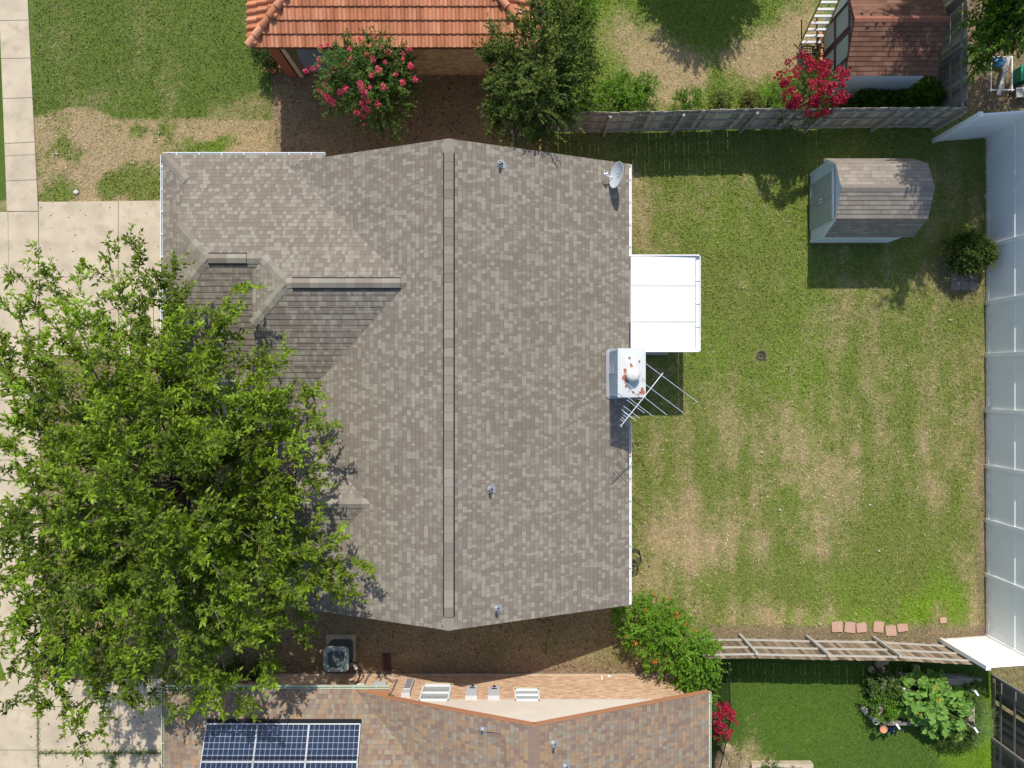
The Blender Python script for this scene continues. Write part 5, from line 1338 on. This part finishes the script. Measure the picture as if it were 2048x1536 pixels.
M['stonepale'] = plain('pale_stone', (.50,.46,.40), .9, .2, 6, 40, bump=.01)
M['stonetan'] = plain('tan_stone', (.40,.31,.19), .9, .25, 6, 40, bump=.01)
stone('stone', 'white stone under the big tree beside magenta flowers', 277, 866, .24, .2, .22, M['stonepale'], 2)
for i, (px, py, s, lab) in enumerate(((1757,1328,.16,'largest tan stone of the pile at the raised bed corner'),(1768,1321,.13,'upper tan stone of the pile touching the fence shadow'),(1742,1338,.12,'left tan stone of the pile at the raised bed corner'),(1763,1338,.11,'lower tan stone of the pile at the raised bed corner'),(1830,1336,.15,'lone tan stone below the brown fence, right of the pile'))):
    stone('stone', lab, px, py, s, s*1.1, .16, M['stonetan'], 10+i, 'stones by the raised bed')
for i, (px, py, s, lab) in enumerate(((1452,1500,.26,'tan rock just below the small crimson crape myrtle'),(1440,1527,.3,'tan rock at the bottom edge beside the brown roof'),(1487,1530,.2,'small tan rock at the bottom edge beside the planter'))):
    stone('rock', lab, px, py, s*.8, s, .2, M['stonetan'], 20+i, 'rocks at the brown roof corner', 'rock')
stone('stone', 'small pale stone on the driveway-side verge, below the front lawn', 152, 384, .09, .08, .03, M['stonepale'], 31)
stone('stone', 'white stone at the foot of the raised bed, left side', 1728, 1418, .11, .14, .18, M['stonepale'], 32)

# weeds in the neighbour's driveway joints
L = Leaves(); r = random.Random(3)
wr = thing('weed_strip', 'strip of grass growing in the joint of the bottom left driveway', 'weeds', (*at(200,1506), 0))
for i in range(900):
    px = r.uniform(80,325); hgt = 1.0 if px < 250 else .8
    p = W(px, 1504+r.gauss(0,3.2*hgt), .0); L.leaf(p, (rv(r)*.8+V((0,0,.7))).normalized(), rv(r), r.uniform(.06,.14), .016, r.uniform(.1,.8))
for i in range(260):
    p = W(228+r.gauss(0,5), r.uniform(1506,1536), 0); L.leaf(p, (rv(r)*.8+V((0,0,.7))).normalized(), rv(r), r.uniform(.06,.13), .016, r.uniform(.1,.7))
for i in range(260):
    p = W(77+r.gauss(0,2), r.uniform(1380,1536), 0); L.leaf(p, (rv(r)*.8+V((0,0,.7))).normalized(), rv(r), r.uniform(.05,.1), .016, r.uniform(.1,.7))
L.build('blades', M['leaf_bright'], wr)

# ------------------------------------------------------------------ small things
ac = thing('air_conditioner', 'dark grey-green air conditioning unit with top fan on a slab below the grey roof', 'air conditioner', (-5.88, -9.2, 0))
acm = plain('grey_green_steel', (.10,.13,.127), .45, .12, 3)
mb = MB(); mb.box(-6.42,-5.42,-9.72,-8.68,-.05,.07); mb.build('base_slab', M['conc'], ac)
def rrect(x0,x1,y0,y1,r,n=5):
    out = []
    for (cx, cy, a0) in ((x1-r,y1-r,0),(x0+r,y1-r,90),(x0+r,y0+r,180),(x1-r,y0+r,270)):
        for i in range(n+1): a = math.radians(a0+90*i/n); out.append((cx+r*math.cos(a), cy+r*math.sin(a)))
    return out
mb = MB(); o_ = rrect(-6.27,-5.49,-9.59,-8.81,.14)
mb.prism([(x,y,.07) for x,y in o_], (0,0,.76))
for k in range(len(o_)):
    a = V((*o_[k],0)); b = V((*o_[(k+1) % len(o_)],0)); L_ = (b-a).length; n = max(1,int(L_/.07)); nrm = V((b.y-a.y,-(b.x-a.x),0)).normalized()
    for i in range(n):
        p = a.lerp(b,(i+.5)/n); mb.bar(p+nrm*.006+V((0,0,.12)), p+nrm*.006+V((0,0,.80)), .018, .018)
mb.build('casing', acm, ac)
cxa, cya = -5.88, -9.2
mb = MB(); o2 = rrect(-6.30,-5.46,-9.62,-8.78,.15); N = len(o2)
for i in range(N):
    j = (i+1) % N
    def circ(p): 
        d = V((p[0]-cxa,p[1]-cya,0)).normalized(); return V((cxa+d.x*.335, cya+d.y*.335, .885))
    a, b = V((*o2[i],.86)), V((*o2[j],.86)); ca, cb_ = circ(o2[i]), circ(o2[j])
    mb.face([a, b, cb_, ca][::1 if (b-a).cross(ca-a).z > 0 else -1]); mb.face([a-V((0,0,.05)), b-V((0,0,.05)), b, a]); mb.face([ca, cb_, cb_-V((0,0,.3)), ca-V((0,0,.3))])
mb.build('top_cover', plain('grey_top_steel', (.27,.32,.32), .4, .1, 3), ac)
mb = MB()
for k in range(3):
    a = 2.094*k+.5
    q = [(.07,a-.4,.70),(.30,a-.45,.66),(.31,a+.35,.74),(.07,a+.4,.74)]
    mb.prism([(cxa+r*math.cos(t), cya+r*math.sin(t), z) for r, t, z in q], (0,0,.006), m=0)
mb.lathe([(.0,.79),(.08,.78),(.08,.66)], Matrix.Translation(V((cxa,cya,0))), 14, m=1)
mb.build('fan', [plain('fan_blade_metal', (.55,.5,.48), .4, .1), M['black']], ac)
mb = MB()
for rr2 in (.10,.16,.22,.28,.33):
    pts = [(cxa+rr2*math.cos(i*.2618), cya+rr2*math.sin(i*.2618), .90) for i in range(25)]; mb.tube(pts, .0025, 4)
for i in range(8):
    a = i*.785; mb.tube([(cxa+.06*math.cos(a),cya+.06*math.sin(a),.905),(cxa+.34*math.cos(a),cya+.34*math.sin(a),.895)], .005, 4)
mb.build('fan_guard', plain('dark_guard_wire', (.05,.06,.06), .5), ac)
mb = MB(); q = [W(700,1322,.5), W(716,1328,.6), W(722,1345,.55), W(716,1362,.7), W(708,1376,.9)]; mb.tube(q, .028, 8); mb.build('refrigerant_line', M['black'], ac)
mb = MB(); p = W(711,1334,.6); mb.boxm(Matrix.Translation(p) @ Matrix.Rotation(.5,4,'Z'), .07, .16, .06); mb.build('disconnect_box', M['whitemetal'], ac)

# downspout splash and pavers
mb = MB(); mb.bar(W(773,1308,.06), W(775,1346,.06), .24, .09); mb.bar(W(771,1343,.1), W(769,1356,.1), .07, .07)
tag(mb.build('splash_block', plain('dark_maroon_plastic', (.05,.02,.02), .6), loc=tuple(W(774,1330))), 'dark maroon splash block lying on the bare soil right of the air conditioner', 'splash block')
steps = [((1663,1243),(1685,1264),.05,'leftmost pink stepping stone in the row on the back lawn'),((1689,1244),(1710,1265),-.06,'second pink stepping stone from the left, clear of weeds'),((1713,1246),(1733,1264),.1,'third pink stepping stone from the left, half under weeds'),((1747,1243),(1767,1264),-.1,'fourth pink stepping stone from the left, beyond the weed gap'),((1771,1251),(1792,1271),.06,'fifth pink stepping stone from the left, nearest to the fence'),((1795,1248),(1815,1263),.15,'rightmost pink stepping stone in the row'),((1880,1235),(1892,1246),0,'small lone pink paver in the dry patch near the white fence')]
for (a, b, rz, lab) in steps:
    p, q = W(*a), W(*b); c = (p+q)/2; mb = MB(); r = random.Random(int(a[0]))
    w_, h_ = abs(q.x-p.x), abs(q.y-p.y); o_ = rrect(-w_/2,w_/2,-h_/2,h_/2,.03,2)
    mb.prism([(c.x+x*math.cos(rz)-y*math.sin(rz)+r.uniform(-.012,.012), c.y+x*math.sin(rz)+y*math.cos(rz)+r.uniform(-.012,.012), -.03) for x, y in o_], (0,0,.052))
    tag(mb.build('stepping_stone', M['pink'], loc=(c.x,c.y,0)), lab, 'stepping stone', 'pink stepping stones')
M['paver'] = plain('dusty_paver', (.27,.225,.20), .95, .2, 4, 40)
names = [('upper left','left'),('upper middle','middle'),('upper right','right')]
for i in range(3):
    for j in range(2):
        c = W(1912+18*i, 552+19*j); mb = MB(); mb.box(c.x-.145,c.x+.145,c.y-.15,c.y+.15,-.06,-.022, rz=.04*(i-j))
        tag(mb.build('paver', M['paver'], loc=(c.x,c.y,0)), '%s grey paver of the small slab group below the round shrub' % (['upper left','upper middle','upper right','lower left','lower middle','lower right'][j*3+i]), 'paver', 'grey pavers below the round shrub')
mb = MB(); c = W(1523,711); mb.lathe([(.16,-.03),(.17,-.006),(.13,-.004),(.12,-.03),(.06,-.03),(.055,.0),(0,.002)], Matrix.Translation(c), 18)
tag(mb.build('valve_cover', plain('dark_valve_box', (.05,.045,.035), .9), loc=tuple(c)), 'small round dark valve cover sunk in the middle of the back lawn', 'valve cover')
mb = MB(); c = W(1264,1106)
for k in range(5):
    rr2 = .22-.012*k; mb.tube([(c.x+rr2*math.cos(i*.2618), c.y+.05*k-.1+rr2*1.1*math.sin(i*.2618), .55+.02*k) for i in range(25)], .011, 5)
mb.tube([(c.x-.08,c.y-.3,.1),(c.x-.08,c.y-.25,.9)], .02, 6); mb.tube([(c.x,c.y-.2,.5),(c.x+.02,c.y-.6,.2),(c.x-.05,c.y-.8,.1)], .011, 5)
tag(mb.build('garden_hose', M['black'], loc=tuple(c)), 'coiled dark garden hose by the back eave of the grey roof', 'hose')
# ladder leaning on the red shed
ld = thing('ladder', 'step ladder with yellow rails and white treads beside the maroon trimmed doors', 'ladder', tuple(W(1640,60,0)))
A0, A1 = W(1598,92,.15), W(1656,-30,2.3); B0, B1 = W(1640,92,.15), W(1690,-30,2.3)
yl = plain('yellow_fibreglass', (.34,.30,.07), .5, .1)
for a, b in ((A0,A1),(B0,B1)):
    mb = MB(); mb.bar(a, b, .03, .08); mb.build('side_rail', yl, ld)
for i in range(9):
    f = (i+.6)/9; mb = MB(); mb.bar(A0.lerp(A1,f), B0.lerp(B1,f), .09, .03); mb.build('tread', M['alum'], ld)
for a, b in ((W(1603,95,.05),W(1603,40,.6)),(W(1634,100,.05),W(1634,30,1.2))):
    mb = MB(); mb.bar(a, b, .025, .04); mb.build('rear_leg', M['black'], ld)
ch = thing('wire_basket_chair', 'small dark wire garden chair between the ladder and the crimson crape myrtle', 'chair', tuple(W(1615,100,0)))
mb = MB()
for z, s in ((.45,1),(.25,.85),(.02,.8)):
    mb.tube([W(1615+17*s*math.cos(i*.5236), 103+14*s*math.sin(i*.5236), z) for i in range(13)], .013, 5)
mb.build('frame', M['black'], ch)
mb = MB()
for i in range(7): mb.tube([W(1600+5*i,92,.46), W(1600+5*i,114,.44)], .008, 4)
for i in range(5): mb.tube([W(1599,93+5*i,.46), W(1632,93+5*i,.46)], .008, 4)
mb.build('wire_seat', M['black'], ch)
for k in range(4):
    mb = MB(); a = .785+1.571*k; p = W(1615+16*math.cos(a),103+13*math.sin(a),0); mb.tube([p, p+V((0,0,.45))], .013, 5); mb.build('leg', M['black'], ch)
for i, py in enumerate((72, 90, 106, 122)):
    c = W(1639, py); mb = MB(); mb.lathe([(.08,0),(.115,.2),(.13,.2),(.13,.25),(.10,.25),(.10,.2),(0,.2)], Matrix.Translation(c), 18)
    tag(mb.build('flower_pot', M['terra'], loc=tuple(c)), ['topmost empty terracotta pot in the row by the shed doors','second terracotta pot from the top by the shed doors','third terracotta pot from the top by the shed doors','bottom terracotta pot of the row, beside the crape myrtle'][i], 'flower pot', 'terracotta pots by the shed')
c = W(548,138); mb = MB(); mb.lathe([(.16,0),(.25,.32),(.27,.32),(.27,.38),(.22,.38),(.22,.3),(0,.3)], Matrix.Translation(c), 20)
tag(mb.build('flower_pot', M['terra'], loc=tuple(c)), 'large terracotta pot under the left corner of the orange tile roof', 'flower pot')
# corner beyond the side fence
fr = thing('cold_frame', 'white pipe garden frame in the dark top right corner', 'garden frame', tuple(W(2000,150,0)))
for a, b in (((1982,112),(1982,182)),((2024,112),(2024,182)),((1980,180),(2028,180)),((1982,114),(2024,114))):
    mb = MB(); mb.tube([W(*a,.3), W(*b,.3)], .022, 6); mb.build('pipe', M['whitemetal'], fr)
for a in ((1982,182),(2024,182),(1982,114),(2024,114)):
    mb = MB(); mb.tube([W(*a,0), W(*a,.3)], .025, 6); mb.build('leg', M['whitemetal'], fr)
mb = MB(); mb.bar(W(2018,112,.36), W(1997,190,.36), .13, .04); tag(mb.build('plank', M['woodpale'], loc=tuple(W(2008,150))), 'weathered plank lying slantwise across the white pipe frame', 'plank')
mb = MB(); r = random.Random(6)
stone('plastic_bag', 'crumpled bright blue bag inside the white pipe frame', 1995, 126, .2, .17, .2, plain('blue_plastic', (.05,.22,.55), .35, .4, 12), 41, cat='bag')
bin_ = thing('storage_bin', 'green plastic storage bin at the right edge near the top', 'bin', tuple(W(2040,153,0)))
p = W(2026,168), W(2062,142); mb = MB(); mb.box(p[0].x,p[1].x,p[0].y,p[1].y,0,.4); mb.build('body', plain('green_plastic', (.02,.25,.12), .45, .1), bin_)
mb = MB(); mb.box(p[0].x-.03,p[1].x+.03,p[0].y-.03,p[1].y+.03,.401,.44); mb.box(p[0].x+.05,p[1].x-.05,p[0].y+.05,p[1].y-.05,.44,.455); mb.build('lid', plain('green_lid', (.03,.30,.15), .4, .1), bin_)
cr = thing('crate', 'pale grey wooden crate at the right edge below the green bin', 'crate', tuple(W(2045,183,0)))
for i in range(4):
    mb = MB(); a, b = W(2032,178+5*i,.3), W(2065,174+5*i,.3); mb.bar(a, b, .07, .025); mb.build('slat', M['woodpale'], cr)
mb = MB(); a, b = W(2034,196), W(2065,174); mb.box(a.x,b.x,a.y,b.y,.0,.27); mb.build('body', M['concgrey'], cr)
# planter at the bottom edge and garden ornaments
pl = thing('planter', 'concrete edged planter with a red flower at the bottom edge', 'planter', tuple(W(1565,1535,0)))
for (x0,y0,x1,y1) in ((1500,1522,1622,1529),(1500,1529,1508,1570),(1600,1526,1620,1570)):
    mb = MB(); a, b = W(x0,y1), W(x1,y0); mb.box(a.x,b.x,a.y,b.y,-.05,.2+(.01 if x0 == 1600 else 0)); mb.build('edging', M['conc'], pl)
mb = MB(); a, b = W(1508,1570), W(1600,1529); mb.box(a.x,b.x,a.y,b.y,-.05,.13); mb.build('soil', plain('pale_gravel_soil', (.36,.29,.23), .95, .25, 10, 50, bump=.02), pl)
fb = bush('bedding_plant', 'low green plant with a red flower in the bottom edge planter', 'plant', at(1545,1536,.3), .28, .16, .45, M['leaf_myrtle'], n=16, l=.06, w=.03, seed=91)
panicle(fb, M['petal_red'], [(W(1587,1533,.35),NO)], .06, 3, 24, 'flower')
bush('grass_tuft', 'dry straw-coloured grass tuft between rocks and planter at the bottom edge', 'grass tuft', at(1468,1524,.3), .34, .3, .5, plain('dry_straw', (.38,.30,.17), .9, .2), n=40, nl=6, l=.2, w=.012, seed=92, stems=False)
orn = thing('garden_ornament', 'copper disc garden ornament on a wire stand below the raised bed', 'ornament', tuple(W(1766,1458,0)))
c = W(1766,1457,.7); mb = MB(); mb.lathe([(0,.0),(.1,.02),(.13,.05),(.12,.03),(0,-.02)], Matrix.Translation(c), 18); mb.build('disc', plain('copper', (.55,.24,.12), .4, .2, 10), orn)
mb = MB(); mb.tube([W(1766,1457,0), c], .012, 6); mb.tube([W(1752+6*math.cos(i*.524),1443+6*math.sin(i*.524),.75) for i in range(13)], .008, 5); mb.tube([W(1740,1432,.8), W(1752,1440,.78), c], .008, 5); mb.build('stand', M['galv'], orn)
mt = [(1796,1453,'white plant marker at the lower edge of the squash plant'),(1811,1381,'white plant marker at the upper left of the squash plant'),(1953,1386,'white plant marker right of the raised bed, upper one'),(1952,1460,'white plant marker right of the raised bed, lower one')]
for (px, py, lab) in mt:
    mb = MB(); p = W(px, py, 1.0); mb.tube([V((p.x,p.y,0)), p], .01, 6); mb.boxm(Matrix.Translation(p) @ Matrix.Rotation(.6,4,'Z'), .06, .2, .04)
    tag(mb.build('plant_marker', M['whitemetal'], loc=(p.x,p.y,0)), lab, 'plant marker', 'markers in the vegetable bed')
mb = MB(); r = random.Random(12)
for i in range(9):
    p = W(1783+r.uniform(-14,18), 1452+r.uniform(-12,14), r.uniform(.1,.5)); mb.tube([p, p+V((r.uniform(-.15,.15), r.uniform(-.15,.15), r.uniform(.05,.3)))], .03, 8)
tag(mb.build('blue_cage', plain('navy_plastic', (.012,.025,.09), .4), loc=tuple(W(1790,1455))), 'dark blue plastic plant supports in the shade at the lower left of the squash', 'plant support')
# litter and pebbles scattered on the lawns
r = random.Random(77)
for i in range(10):
    px, py = [(1523,905),(1842,352),(1758,1102),(1640,1248),(1325,900),(1740,1010),(318,266),(115,308),(1900,640),(1560,1020)][i]
    stone('pebble', ['pale pebble in the centre of the back lawn','pale pebble between shed and white fence corner','pale pebble on the lower right of the back lawn','white pebble at the weeds left of the stepping stones','pale pebble near the back eave, below the chimney shadow','pale pebble right of the centre of the back lawn','white scrap on the dry edge of the front lawn','white stick-like scrap on the green verge by the sidewalk','pale pebble on the lawn below the grey pavers','pale pebble in the lower half of the back lawn'][i], px, py, .035, .03, .04, M['stonepale'], 100+i, 'pebbles on the lawns')
